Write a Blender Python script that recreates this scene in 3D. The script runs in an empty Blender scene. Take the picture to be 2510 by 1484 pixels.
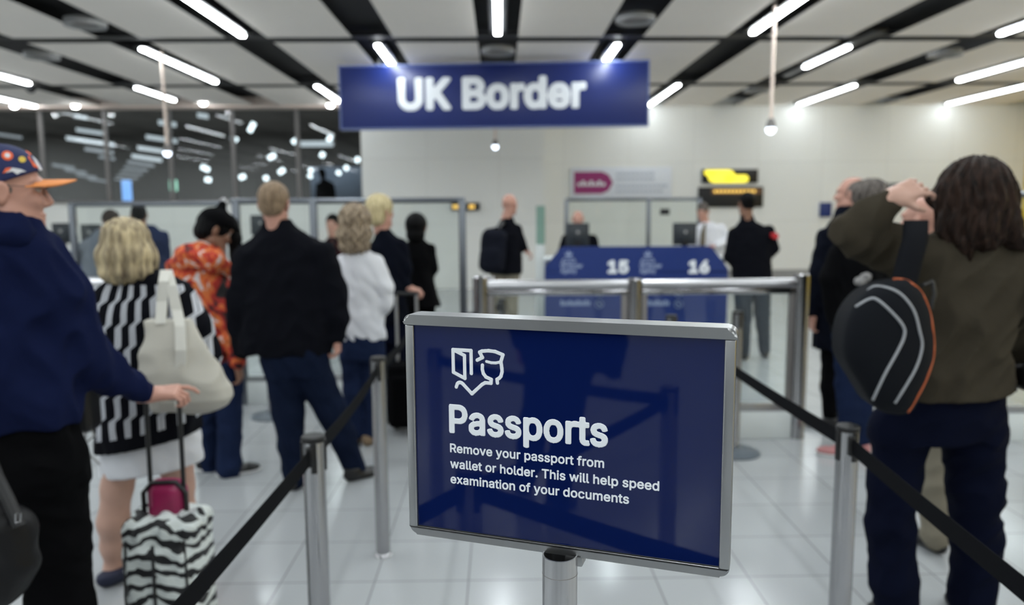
import bpy, bmesh, math, random
import numpy as np
from mathutils import Vector, Matrix

random.seed(4)
scene = bpy.context.scene
COL = scene.collection

# ------------------------------------------------------------------ camera
FPX, EYE = 1880.0, 1.65                       # focal length in pixels of a 2510 px wide frame, eye height
PITCH, YAW, ROLL = math.atan(227 / 1880), math.atan(30 / 1880), 0.006
cam_data = bpy.data.cameras.new('camera')
cam = bpy.data.objects.new('camera', cam_data)
COL.objects.link(cam)
cam_data.sensor_width = 36.0
cam_data.sensor_fit = 'HORIZONTAL'
cam_data.lens = 36.0 * FPX / 2510
cam_data.clip_start = 0.05
cam_data.clip_end = 200
cam.location = (0, 0, EYE)
_fw = Vector((math.sin(YAW) * math.cos(PITCH), math.cos(YAW) * math.cos(PITCH), -math.sin(PITCH)))
_rt0 = Vector((math.cos(YAW), -math.sin(YAW), 0))
_up0 = _rt0.cross(_fw)
_c, _s = math.cos(ROLL), math.sin(ROLL)
_rt = _rt0 * _c - _up0 * _s
_up = _up0 * _c + _rt0 * _s
cam.rotation_euler = Matrix((_rt, _up, -_fw)).transposed().to_euler()
cam_data.dof.use_dof = True
cam_data.dof.focus_distance = 1.01
cam_data.dof.aperture_fstop = 3.3
scene.camera = cam


def ray(px, py):
    v = _fw + _rt * ((px - 1255) / FPX) - _up * ((py - 742) / FPX)
    return v


def at(px, py, Y):
    """the point of the place seen at pixel (px, py) of the photo, Y metres in front of the camera"""
    r = ray(px, py)
    t = Y / r.y
    return Vector((r.x * t, Y, EYE + r.z * t))


# ------------------------------------------------------------------ world, exposure, lamps out of frame
scene.view_settings.view_transform = 'Standard'
scene.view_settings.look = 'None'
scene.view_settings.gamma = 1
scene.view_settings.use_curve_mapping = False
scene.view_settings.exposure = 0.8
try:
    scene.cycles.use_denoising = True
    scene.cycles.max_bounces = 8
    scene.cycles.transparent_max_bounces = 12
    scene.cycles.sample_clamp_indirect = 6
except Exception:
    pass
w = bpy.data.worlds.new('world')
scene.world = w
w.use_nodes = True
w.node_tree.nodes['Background'].inputs[0].default_value = (0.5, 0.55, 0.6, 1)
w.node_tree.nodes['Background'].inputs[1].default_value = 0.02

CEIL, PITCHX = 4.0, 1.71
LAMP_E = 30.0
LAMP_COL = (0.90, 0.97, 1.0)
ROWS_EVEN = [(-1.0, 2.6), (6.9, 10.6), (14.9, 17.7)]
ROWS_ODD = [(3.1, 6.6), (11.4, 14.45)]


def tube_light(x, y0, y1):                    # the lit tubes of the ceiling strips that hang outside the frame
    ld = bpy.data.lights.new('ceiling_tube_light', 'AREA')
    ld.shape = 'RECTANGLE'
    ld.size, ld.size_y = 0.10, y1 - y0
    ld.energy = LAMP_E * math.pi * ld.size * ld.size_y
    ld.color = LAMP_COL
    o = bpy.data.objects.new('ceiling_tube_light', ld)
    o.location = (x, (y0 + y1) / 2, CEIL + .005)
    COL.objects.link(o)


for _k in range(-8, 8):
    if _k % 2 == 0:
        tube_light(_k * PITCHX, -8.6, -5.0)
    else:
        tube_light(_k * PITCHX, -11.5, -9.0)
for _k in range(-8, 8):
    _x = _k * PITCHX
    if _k % 2 == 0:
        tube_light(_x, -1.0, 2.6)
        if abs(_k) >= 4 and abs(_k) != 4:
            tube_light(_x, 6.9, 10.6)
    else:
        tube_light(_x, 3.1, 6.6)
        tube_light(_x, -4.5, -2.2)


# ------------------------------------------------------------------ materials
def lin(c):
    return tuple(((v / 255) / 12.92 if v / 255 <= .04045 else ((v / 255 + .055) / 1.055) ** 2.4) for v in c[:3]) + (1,)


class Nodes:
    def __init__(s, name):
        s.m = bpy.data.materials.new(name)
        s.m.use_nodes = True
        s.t = s.m.node_tree
        s.b = s.t.nodes['Principled BSDF']

    def n(s, kind, ins=None, **kw):
        nd = s.t.nodes.new(kind)
        for k, v in kw.items():
            setattr(nd, k, v)
        for k, v in (ins or {}).items():
            s.put(nd, k, v)
        return nd

    def put(s, nd, k, v):
        if isinstance(v, bpy.types.NodeSocket):
            s.t.links.new(v, nd.inputs[k])
        else:
            nd.inputs[k].default_value = v

    def math(s, op, a, b=0.0, c=None):
        nd = s.n('ShaderNodeMath', operation=op)
        s.put(nd, 0, a)
        s.put(nd, 1, b)
        if c is not None:
            s.put(nd, 2, c)
        return nd.outputs[0]

    def mix(s, f, a, b):
        nd = s.n('ShaderNodeMix', data_type='RGBA')
        s.put(nd, 0, f)
        s.put(nd, 6, a)
        s.put(nd, 7, b)
        return nd.outputs[2]

    def coord(s, scale=(1, 1, 1), kind='Object'):
        tc = s.n('ShaderNodeTexCoord')
        mp = s.n('ShaderNodeMapping', {'Vector': tc.outputs[kind], 'Scale': scale})
        return mp.outputs[0]

    def noise(s, vec, scale, detail=3, rough=.5, dist=0):
        return s.n('ShaderNodeTexNoise', {'Vector': vec, 'Scale': scale, 'Detail': detail, 'Roughness': rough, 'Distortion': dist}).outputs[0]

    def ramp(s, f, stops, interp='LINEAR'):
        nd = s.n('ShaderNodeValToRGB', {'Fac': f})
        nd.color_ramp.interpolation = interp
        el = nd.color_ramp.elements
        while len(el) < len(stops):
            el.new(.5)
        for e, (p, c) in zip(el, stops):
            e.position = p
            e.color = c
        return nd.outputs[0]

    def bump(s, h, strength=.3, dist=.01):
        nd = s.n('ShaderNodeBump', {'Height': h, 'Strength': strength, 'Distance': dist})
        s.put(s.b, 'Normal', nd.outputs[0])


def mat(name, c, rough=.5, metal=0, var=.06, scale=8, bump=0, bscale=60, spec=.5, coat=0, stretch=(1, 1, 1)):
    N = Nodes(name)
    c = lin(c)
    v = N.coord(stretch)
    f = N.noise(v, scale)
    lo = tuple(x * (1 - var) for x in c[:3]) + (1,)
    hi = tuple(min(1, x * (1 + var)) for x in c[:3]) + (1,)
    N.put(N.b, 'Base Color', N.mix(f, lo, hi))
    N.put(N.b, 'Roughness', rough)
    N.put(N.b, 'Metallic', metal)
    N.put(N.b, 'Specular IOR Level', spec)
    if coat:
        N.put(N.b, 'Coat Weight', coat)
        N.put(N.b, 'Coat Roughness', .03)
    if bump:
        N.bump(N.noise(v, bscale, 4), bump)
    return N.m


def cloth(name, c, var=.25, rough=.9, bump=.25):
    N = Nodes(name)
    c = lin(c)
    v = N.coord()
    f = N.noise(v, 5, 4)
    lo = tuple(x * (1 - var) for x in c[:3]) + (1,)
    hi = tuple(min(1, x * (1 + var)) for x in c[:3]) + (1,)
    N.put(N.b, 'Base Color', N.mix(f, lo, hi))
    N.put(N.b, 'Roughness', rough)
    N.put(N.b, 'Specular IOR Level', .06)
    N.bump(N.math('ADD', N.noise(v, 14, 2), N.math('MULTIPLY', N.noise(v, 260, 2), .12)), bump, .03)
    return N.m


def emit(name, c, strength):
    N = Nodes(name)
    N.put(N.b, 'Base Color', (.04, .04, .04, 1))
    N.put(N.b, 'Emission Color', tuple(c) + (1,))
    N.put(N.b, 'Emission Strength', strength)
    return N.m


def glass(name, tint, refl=.9):
    N = Nodes(name)
    t = N.n('ShaderNodeBsdfTransparent', {'Color': tint + (1,)})
    g = N.n('ShaderNodeBsdfGlossy', {'Color': (refl, refl, refl, 1), 'Roughness': .02})
    fr = N.n('ShaderNodeFresnel', {'IOR': 1.5})
    mx = N.n('ShaderNodeMixShader', {0: fr.outputs[0], 1: t.outputs[0], 2: g.outputs[0]})
    out = N.t.nodes['Material Output']
    N.t.links.new(mx.outputs[0], out.inputs[0])
    return N.m


def steel(name, c=(150, 150, 152), rough=.32):
    N = Nodes(name)
    v = N.coord((1, 1, .02))
    f = N.noise(v, 220, 3)
    c = lin(c)
    N.put(N.b, 'Base Color', N.mix(f, tuple(x * .8 for x in c[:3]) + (1,), tuple(min(1, x * 1.2) for x in c[:3]) + (1,)))
    N.put(N.b, 'Metallic', 1)
    N.put(N.b, 'Roughness', N.math('MULTIPLY_ADD', f, .15, rough - .07))
    return N.m


def hairmat(name, c1, c2, scale=40, rough=.55, spec=.25):
    N = Nodes(name)
    v = N.coord((1, 1, .16))
    f = N.noise(v, scale, 3, .6, .6)
    f2 = N.ramp(f, [(.32, lin(c1)), (.68, lin(c2))])
    N.put(N.b, 'Base Color', f2)
    N.put(N.b, 'Roughness', rough)
    N.put(N.b, 'Specular IOR Level', spec)
    N.bump(f, .6, .02)
    return N.m


M = {}
M['steel'] = steel('brushed_steel', (165, 165, 167), .16)
M['steel_dark'] = steel('satin_dark_steel', (112, 116, 122), .34)
M['steel_bright'] = steel('bright_steel', (196, 196, 198), .3)
M['alu'] = mat('anodised_aluminium', (172, 173, 174), .33, 1, .05, 30)
M['black'] = mat('black_plastic', (9, 9, 11), .45)
M['belt'] = mat('black_webbing', (9, 10, 14), .9, spec=.1, bump=.2, bscale=400)
M['sign_blue'] = mat('navy_sign_print', (11, 26, 76), .03, var=.02, spec=.5)
M['border_blue'] = mat('border_sign_blue', (20, 37, 100), .36, var=.02)
M['desk_blue'] = mat('desk_blue', (20, 46, 112), .4, var=.03)
M['white_print'] = mat('white_lettering', (236, 240, 245), .5, var=.01)
M['grey_print'] = mat('faint_lettering', (142, 156, 190), .5, var=.01)
M['skin'] = mat('skin', (188, 150, 134), .5, var=.12, scale=20, spec=.4)
M['skin_ruddy'] = mat('ruddy_skin', (184, 138, 122), .5, var=.12, scale=20, spec=.4)
M['skin_tan'] = mat('tan_skin', (136, 100, 82), .5, var=.1, scale=20, spec=.4)
M['eye'] = mat('eye_white', (165, 150, 142), .2, var=.02)
M['glass'] = glass('clear_glass', (.965, .99, .982))
M['glass_dark'] = glass('window_glass', (.74, .77, .78), .35)
M['lens'] = glass('lens_glass', (.85, .86, .86))
M['plinth'] = mat('pale_plinth', (212, 217, 216), .5)
M['lamp'] = emit('lit_tube', LAMP_COL, LAMP_E)
M['lamp_low'] = emit('lit_tube_by_wall', LAMP_COL, 16.0)
M['mirror_glow'] = emit('reflection_glow', (.86, .95, 1.0), .62)  # glow standing in for lights reflected in the glass wall
M['mirror_glow_dim'] = emit('reflection_glow_dim', (.86, .93, 1.0), .3)  # weaker glow for the fainter reflections
M['flood'] = emit('flood_lamp', (.93, .98, 1.0), 40)
M['dome_glint'] = emit('camera_dome_glint', (.75, .85, 1.0), 3.0)  # glow put on the camera domes for their bright reflection
M['blue_glow'] = emit('lit_blue_column', (.25, .5, 1.0), 1.1)
M['green_glow'] = emit('lit_green_sign', (.5, 1.0, .75), 1.2)
M['led_amber'] = emit('amber_led', (1.0, .62, .12), .9)


# ------------------------------------------------------------------ mesh helpers
def link(name, me, m, parent=None, smooth=None):
    o = bpy.data.objects.new(name, me)
    COL.objects.link(o)
    if m is not None:
        me.materials.append(m)
    if smooth is not None:
        me.shade_smooth()
        if smooth < 179:
            me.set_sharp_from_angle(angle=math.radians(smooth))
    if parent is not None:
        o.parent = parent
    return o


def build(name, bm, m, parent=None, smooth=35):
    me = bpy.data.meshes.new(name)
    bmesh.ops.recalc_face_normals(bm, faces=bm.faces)
    bm.to_mesh(me)
    bm.free()
    return link(name, me, m, parent, smooth)


def empty(name, loc, label=None, cat=None, group=None, rz=0):
    o = bpy.data.objects.new(name, None)
    COL.objects.link(o)
    o.location = loc
    o.rotation_euler = (0, 0, rz)
    o.empty_display_size = .1
    tag(o, label, cat, group)
    return o


def tag(o, label=None, cat=None, group=None, kind=None):
    if label:
        o['label'] = label
    if cat:
        o['category'] = cat
    if group:
        o['group'] = group
    if kind:
        o['kind'] = kind
    return o


def copy_tree(o, parent=None):
    c = o.copy()
    COL.objects.link(c)
    if parent is not None:
        c.parent = parent
    for ch in list(o.children):
        copy_tree(ch, c)
    return c


def box(bm, lo, hi, bev=0, seg=2):
    r = bmesh.ops.create_cube(bm, size=1)
    lo, hi = Vector(lo), Vector(hi)
    for v in r['verts']:
        v.co = Vector((lo[i] + (v.co[i] + .5) * (hi[i] - lo[i]) for i in range(3)))
    if bev:
        es = list({e for v in r['verts'] for e in v.link_edges})
        bmesh.ops.bevel(bm, geom=es, offset=bev, segments=seg, affect='EDGES', profile=.5)


def tube(bm, pts, r, n=14, cap=True):
    pts = [Vector(p) for p in pts]
    rs = r if isinstance(r, (list, tuple)) else [r] * len(pts)
    rings = []
    ref = None
    for i, p in enumerate(pts):
        d = (pts[min(i + 1, len(pts) - 1)] - pts[max(i - 1, 0)]).normalized()
        if ref is None:
            ref = Vector((0, 0, 1)) if abs(d.z) < .9 else Vector((1, 0, 0))
        a = (ref - d * ref.dot(d)).normalized()
        b = d.cross(a)
        ref = a
        rings.append([bm.verts.new(p + (a * math.cos(t) + b * math.sin(t)) * rs[i]) for t in [2 * math.pi * k / n for k in range(n)]])
    for A, B in zip(rings, rings[1:]):
        for k in range(n):
            bm.faces.new((A[k], A[(k + 1) % n], B[(k + 1) % n], B[k]))
    if cap:
        bm.faces.new(rings[0])
        bm.faces.new(rings[-1])


def lathe(bm, prof, c=(0, 0, 0), n=32):
    rings = []
    for r, z in prof:
        if r < 1e-6:
            rings.append([bm.verts.new((c[0], c[1], c[2] + z))])
        else:
            rings.append([bm.verts.new((c[0] + r * math.cos(2 * math.pi * k / n), c[1] + r * math.sin(2 * math.pi * k / n), c[2] + z)) for k in range(n)])
    for A, B in zip(rings, rings[1:]):
        for k in range(n):
            q = [A[k % len(A)], A[(k + 1) % len(A)], B[(k + 1) % len(B)], B[k % len(B)]]
            q = [v for i, v in enumerate(q) if v not in q[:i]]
            if len(q) > 2:
                bm.faces.new(q)


def prism(bm, pts, f0, f1):
    """a closed outline given as 2-D points; f0 / f1 map them to the front and the back"""
    A = [bm.verts.new(f0(*p)) for p in pts]
    B = [bm.verts.new(f1(*p)) for p in pts]
    bm.faces.new(A)
    bm.faces.new(B[::-1])
    for i in range(len(pts)):
        j = (i + 1) % len(pts)
        bm.faces.new((A[i], B[i], B[j], A[j]))


def stroke(bm, pts, w, y0, y1, n=6):
    """a rounded pen line of width w lying in the x-z plane between y0 and y1 (one closed piece per segment)"""
    for (a, b) in zip(pts, pts[1:]):
        a, b = Vector((a[0], a[1])), Vector((b[0], b[1]))
        d = (b - a)
        ang = math.atan2(d.y, d.x)
        out = []
        for k in range(n + 1):
            t = ang + math.pi / 2 + math.pi * k / n
            out.append((a.x + w / 2 * math.cos(t), a.y + w / 2 * math.sin(t)))
        for k in range(n + 1):
            t = ang - math.pi / 2 + math.pi * k / n
            out.append((b.x + w / 2 * math.cos(t), b.y + w / 2 * math.sin(t)))
        prism(bm, out, lambda x, z: (x, y0, z), lambda x, z: (x, y1, z))


FONT = None
try:                                          # the sans-serif that ships inside Blender
    FONT = bpy.data.fonts.load(bpy.utils.system_resource('DATAFILES', path='fonts') + '/Inter.woff2')
except Exception:
    FONT = None


# ------------------------------------------------------------------ soft bodies: smooth unions of rounded shapes, meshed with surface nets
def rotm(yaw=0, pitch=0, roll=0):
    return np.array(Matrix.Rotation(yaw, 3, 'Z') @ Matrix.Rotation(pitch, 3, 'X') @ Matrix.Rotation(roll, 3, 'Y'))


class Field:
    def __init__(s, res, k=.02):
        s.res, s.k, s.ops, s.post = res, k, [], []
        s.fo, s.fR, s.fs = np.zeros(3), np.eye(3), 1.0

    def frame(s, o=(0, 0, 0), R=None, sc=1.0):
        s.fo, s.fR, s.fs = np.array(o, float), (np.eye(3) if R is None else R), sc
        return s

    def _w(s, p):
        return s.fo + s.fR @ (np.array(p, float) * s.fs)

    def cone(s, a, b, ra, rb=None, k=None, op='u'):
        rb = ra if rb is None else rb
        a, b, ra, rb = s._w(a), s._w(b), ra * s.fs, rb * s.fs
        ab = b - a
        L2 = max(float(ab @ ab), 1e-12)

        def fn(X, Y, Z):
            t = np.clip(((X - a[0]) * ab[0] + (Y - a[1]) * ab[1] + (Z - a[2]) * ab[2]) / L2, 0, 1)
            return np.sqrt((X - a[0] - t * ab[0]) ** 2 + (Y - a[1] - t * ab[1]) ** 2 + (Z - a[2] - t * ab[2]) ** 2) - (ra + t * (rb - ra))
        r = max(ra, rb)
        s.ops.append((op, fn, np.minimum(a, b) - r, np.maximum(a, b) + r, k))
        return s

    def chain(s, pts, k=None, op='u'):
        for (p, r), (q, t) in zip(pts, pts[1:]):
            s.cone(p, q, r, t, k, op)
        return s

    def ell(s, c, r, R=None, k=None, op='u'):
        c = s._w(c)
        r = np.array(r, float) * s.fs
        Q = s.fR if R is None else s.fR @ R

        def fn(X, Y, Z):
            x, y, z = X - c[0], Y - c[1], Z - c[2]
            u = x * Q[0, 0] + y * Q[1, 0] + z * Q[2, 0]
            v = x * Q[0, 1] + y * Q[1, 1] + z * Q[2, 1]
            w_ = x * Q[0, 2] + y * Q[1, 2] + z * Q[2, 2]
            k0 = np.sqrt((u / r[0]) ** 2 + (v / r[1]) ** 2 + (w_ / r[2]) ** 2)
            k1 = np.sqrt((u / r[0] ** 2) ** 2 + (v / r[1] ** 2) ** 2 + (w_ / r[2] ** 2) ** 2)
            return k0 * (k0 - 1) / np.maximum(k1, 1e-6)
        e = np.sqrt(((Q * r) ** 2).sum(1))
        s.ops.append((op, fn, c - e, c + e, k))
        return s

    def rbox(s, c, h, rad, R=None, k=None, op='u'):
        c = s._w(c)
        h = np.array(h, float) * s.fs
        rad *= s.fs
        Q = s.fR if R is None else s.fR @ R

        def fn(X, Y, Z):
            x, y, z = X - c[0], Y - c[1], Z - c[2]
            q = [np.abs(x * Q[0, i] + y * Q[1, i] + z * Q[2, i]) - h[i] + rad for i in range(3)]
            o = np.sqrt(sum(np.maximum(v, 0) ** 2 for v in q))
            return o + np.minimum(np.maximum(q[0], np.maximum(q[1], q[2])), 0) - rad
        e = (np.abs(Q) * h).sum(1)
        s.ops.append((op, fn, c - e, c + e, k))
        return s

    def loft(s, sec, k=None, op='u', pw=2.0):
        """upright body of elliptical sections (z, cx, cy, rx, ry)"""
        sec = np.array(sorted(sec), float)
        z = sec[:, 0]

        def fn(X, Y, Z):
            zz = np.clip(Z, z[0], z[-1])
            cx, cy, rx, ry = [np.interp(zz, z, sec[:, i]) for i in (1, 2, 3, 4)]
            r = (np.abs((X - cx) / rx) ** pw + np.abs((Y - cy) / ry) ** pw) ** (1 / pw)
            d = (r - 1) * (np.minimum(rx, ry) * .75 + np.maximum(rx, ry) * .25)
            return np.maximum(d, np.maximum(z[0] - Z, Z - z[-1]))
        lo = np.array([(sec[:, 1] - sec[:, 3]).min(), (sec[:, 2] - sec[:, 4]).min(), z[0]])
        hi = np.array([(sec[:, 1] + sec[:, 3]).max(), (sec[:, 2] + sec[:, 4]).max(), z[-1]])
        s.ops.append((op, fn, lo, hi, k))
        return s

    def disp(s, f):
        s.post.append(('d', f))
        return s

    def cut(s, p, n):
        p, n = s._w(p), s.fR @ np.array(n, float)
        s.post.append(('c', lambda X, Y, Z: (X - p[0]) * n[0] + (Y - p[1]) * n[1] + (Z - p[2]) * n[2]))
        return s

    def mesh(s, smooth=1):
        h = s.res
        us = [o for o in s.ops if o[0] == 'u']
        ex = getattr(s, 'pad', .02)
        lo = np.min([o[2] for o in us], 0) - 4 * h - ex
        hi = np.max([o[3] for o in us], 0) + 4 * h + ex
        n = np.ceil((hi - lo) / h).astype(int) + 1
        F = np.full(n, 1e3, np.float32)
        ax = [lo[i] + h * np.arange(n[i]) for i in range(3)]
        for op, fn, a, b, k in s.ops:
            k = s.k if k is None else k
            pad = k + 4 * h
            i0 = np.clip(np.floor((a - pad - lo) / h).astype(int), 0, n)
            i1 = np.clip(np.ceil((b + pad - lo) / h).astype(int) + 1, 0, n)
            if (i1 <= i0).any():
                continue
            sl = tuple(slice(p, q) for p, q in zip(i0, i1))
            d = fn(ax[0][sl[0]][:, None, None], ax[1][sl[1]][None, :, None], ax[2][sl[2]][None, None, :])
            f = F[sl]
            if op == 'u':
                g = np.clip(.5 + .5 * (d - f) / k, 0, 1)
                F[sl] = d * (1 - g) + f * g - k * g * (1 - g)
            else:
                g = np.clip(.5 + .5 * (f + d) / k, 0, 1)
                F[sl] = -d * (1 - g) + f * g + k * g * (1 - g)
        for kind, f in s.post:
            if kind == 'd':
                I = np.nonzero(np.abs(F) < .08)
                F[I] += f(ax[0][I[0]], ax[1][I[1]], ax[2][I[2]]).astype(np.float32)
            else:
                F = np.maximum(F, f(ax[0][:, None, None], ax[1][None, :, None], ax[2][None, None, :]).astype(np.float32))
        return surface_nets(F, lo, h, smooth)


def surface_nets(F, lo, h, smooth):
    F[[0, -1]] = 1
    F[:, [0, -1]] = 1
    F[:, :, [0, -1]] = 1
    S = F < 0
    nx, ny, nz = F.shape
    cnt = np.zeros((nx - 1, ny - 1, nz - 1), np.int8)
    for i in (0, 1):
        for j in (0, 1):
            for k in (0, 1):
                cnt += S[i:nx - 1 + i, j:ny - 1 + j, k:nz - 1 + k]
    act = (cnt > 0) & (cnt < 8)
    I = np.argwhere(act)
    vid = np.full(act.shape, -1, np.int64)
    vid[act] = np.arange(len(I))
    acc = np.zeros((len(I), 3))
    num = np.zeros(len(I))
    cor = [(i, j, k) for i in (0, 1) for j in (0, 1) for k in (0, 1)]
    for a in cor:
        for b in cor:
            if b > a and sum(abs(p - q) for p, q in zip(a, b)) == 1:
                fa = F[I[:, 0] + a[0], I[:, 1] + a[1], I[:, 2] + a[2]]
                fb = F[I[:, 0] + b[0], I[:, 1] + b[1], I[:, 2] + b[2]]
                x = (fa < 0) != (fb < 0)
                t = np.where(x, fa / np.where(x, fa - fb, 1), 0)
                p = np.array(a)[None] + t[:, None] * (np.array(b) - np.array(a))[None]
                acc += p * x[:, None]
                num += x
    V = I + acc / np.maximum(num, 1)[:, None]
    quads = []
    for axis in range(3):
        o = [i for i in range(3) if i != axis]
        s0 = [slice(None)] * 3
        s1 = [slice(None)] * 3
        s0[axis], s1[axis] = slice(0, -1), slice(1, None)
        a, b = S[tuple(s0)], S[tuple(s1)]
        X = np.argwhere(a != b)
        X = X[(X[:, o[0]] > 0) & (X[:, o[1]] > 0) & (X[:, o[0]] < F.shape[o[0]] - 1) & (X[:, o[1]] < F.shape[o[1]] - 1)]
        inside = S[X[:, 0], X[:, 1], X[:, 2]]
        q = []
        for d0, d1 in ((-1, -1), (0, -1), (0, 0), (-1, 0)):
            c = X.copy()
            c[:, o[0]] += d0
            c[:, o[1]] += d1
            q.append(vid[c[:, 0], c[:, 1], c[:, 2]])
        q = np.stack(q, 1)
        flip = inside if axis != 1 else ~inside
        q[~flip] = q[~flip][:, ::-1]
        quads.append(q)
    Q = np.concatenate(quads)
    Q = Q[(Q >= 0).all(1)]
    for _ in range(smooth):
        e = np.concatenate([Q[:, [0, 1]], Q[:, [1, 2]], Q[:, [2, 3]], Q[:, [3, 0]]])
        deg = np.bincount(e[:, 0], minlength=len(V)) + np.bincount(e[:, 1], minlength=len(V))
        new = np.stack([(np.bincount(e[:, 0], V[e[:, 1], c], len(V)) + np.bincount(e[:, 1], V[e[:, 0], c], len(V))) / np.maximum(deg, 1) for c in range(3)], 1)
        V = V * .4 + new * .6
    return lo + V * h, Q


def soft(name, fields, m, parent=None, smooth=1):
    """fields meshed and laid in one object"""
    fields = fields if isinstance(fields, (list, tuple)) else [fields]
    Vs, Qs, n = [], [], 0
    for f in fields:
        V, Q = f.mesh(smooth)
        Vs.append(V)
        Qs.append(Q + n)
        n += len(V)
    V, Q = np.concatenate(Vs), np.concatenate(Qs)
    me = bpy.data.meshes.new(name)
    me.vertices.add(len(V))
    me.vertices.foreach_set('co', V.astype(np.float32).ravel())
    me.loops.add(len(Q) * 4)
    me.loops.foreach_set('vertex_index', Q.astype(np.int32).ravel())
    me.polygons.add(len(Q))
    me.polygons.foreach_set('loop_start', np.arange(0, len(Q) * 4, 4, dtype=np.int32))
    me.update(calc_edges=True)
    me.validate()
    return link(name, me, m, parent, 180)


def folds(amp, seed=0, wl=.11, vert=1.0):
    """cloth creases: a few warped waves, shallower across the cloth's hang when vert is small"""
    r = np.random.RandomState(seed)
    W = []
    for i in range(5):
        d = r.normal(size=3)
        d[2] *= vert
        d /= np.linalg.norm(d)
        W.append((d * 2 * math.pi / (wl * r.uniform(.7, 1.9)), r.uniform(0, 6.28), r.normal(size=3) * 9, r.uniform(0, 6)))

    def f(X, Y, Z):
        o = 0
        for d, ph, e, pe in W:
            o = o + np.sin(X * d[0] + Y * d[1] + Z * d[2] + ph + 1.3 * np.sin(X * e[0] + Y * e[1] + Z * e[2] + pe))
        o = o / 2.2
        return amp * (np.abs(o) - .5)
    return f


def strands(c, amp, n=26, seed=0, wav=14, k=.25):
    """locks of hair running down from the crown at c"""
    r = np.random.RandomState(seed)
    a, b, e = r.uniform(0, 6.28, 3)

    def f(X, Y, Z):
        th = np.arctan2(Y - c[1], X - c[0])
        return amp * (np.sin(n * th + k * np.sin(wav * Z * 3 + a) * 6 + b) + .6 * np.sin(1.7 * n * th + 2 * np.sin(wav * Z * 2.1 + e) + a)) / 1.3
    return f


# ------------------------------------------------------------------ lettering
def outlines(txt, spacing):
    """closed outlines of a line of words, as directed segments in em units"""
    cu = bpy.data.curves.new('letters', 'FONT')
    cu.body = txt
    if FONT:
        cu.font = FONT
    cu.size = 1
    cu.space_character = spacing
    cu.fill_mode = 'NONE'
    cu.resolution_u = 5
    o = bpy.data.objects.new('letters', cu)
    COL.objects.link(o)
    bpy.context.view_layer.update()
    me = bpy.data.meshes.new_from_object(o.evaluated_get(bpy.context.evaluated_depsgraph_get()))
    bpy.data.objects.remove(o)
    bpy.data.curves.remove(cu)
    co = np.array([v.co[:2] for v in me.vertices])
    seg = []
    for e in me.edges:
        i, j = sorted(e.vertices)
        if j - i > 1:
            i, j = j, i
        seg.append((co[i], co[j]))
    bpy.data.meshes.remove(me)
    return np.array(seg)


def lettering(name, txt, x0, x1, base, cap, y, m, parent, bold=.02, thick=.001, res=None, tight=.6):
    """words as a mesh in the x-z plane: left x0, right x1, on baseline z = base, capitals cap high, front at y; strokes grown by bold em"""
    seg = outlines(txt, 1 + bold * tight)
    capem = outlines('H', 1)[:, :, 1].max()
    sz = cap / (capem + 2 * bold)
    a, b = seg[:, :, 0].min() - bold, seg[:, :, 0].max() + bold
    kx = (x1 - x0) / (b - a)
    S = np.stack([x0 + (seg[:, :, 0] - a) * kx, base + (seg[:, :, 1] + bold) * sz], 2)
    grow = bold * sz
    res = res or cap / 42
    th = max(thick, 2.4 * res)

    def fn(X, Y, Z):
        x, z = X[:, 0, 0], Z[0, 0, :]
        D_ = np.full((len(x), len(z)), 9.0)
        Wn = np.zeros((len(x), len(z)), int)
        pad = grow * 2 + 3 * res
        for p, q in S:
            d = q - p
            if abs(d[1]) > 1e-12:
                lo_, hi_ = min(p[1], q[1]), max(p[1], q[1])
                k = np.nonzero((z >= lo_) & (z < hi_))[0]
                if len(k):
                    xc = p[0] + (z[k] - p[1]) / d[1] * d[0]
                    Wn[:, k] += (x[:, None] < xc[None, :]) * (1 if d[1] > 0 else -1)
            i0, i1 = np.searchsorted(x, [min(p[0], q[0]) - pad, max(p[0], q[0]) + pad])
            j0, j1 = np.searchsorted(z, [min(p[1], q[1]) - pad, max(p[1], q[1]) + pad])
            if i1 > i0 and j1 > j0:
                xx, zz = x[i0:i1, None], z[None, j0:j1]
                t = np.clip(((xx - p[0]) * d[0] + (zz - p[1]) * d[1]) / max(d @ d, 1e-18), 0, 1)
                D_[i0:i1, j0:j1] = np.minimum(D_[i0:i1, j0:j1], np.hypot(xx - p[0] - t * d[0], zz - p[1] - t * d[1]))
        D_ = np.where(Wn != 0, -D_, D_) - grow
        return np.maximum(np.clip(D_, -9, 9)[:, None, :], np.abs(Y - y - th / 2) - th / 2)
    F = Field(res, 1e-5)
    lo = np.array([S[:, :, 0].min() - grow, y, S[:, :, 1].min() - grow])
    hi = np.array([S[:, :, 0].max() + grow, y + th, S[:, :, 1].max() + grow])
    F.ops.append(('u', fn, lo, hi, 1e-5))
    F.pad = 3 * res
    o = soft(name, F, m, parent, 0)
    o.data.shade_flat()
    return o


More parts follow.
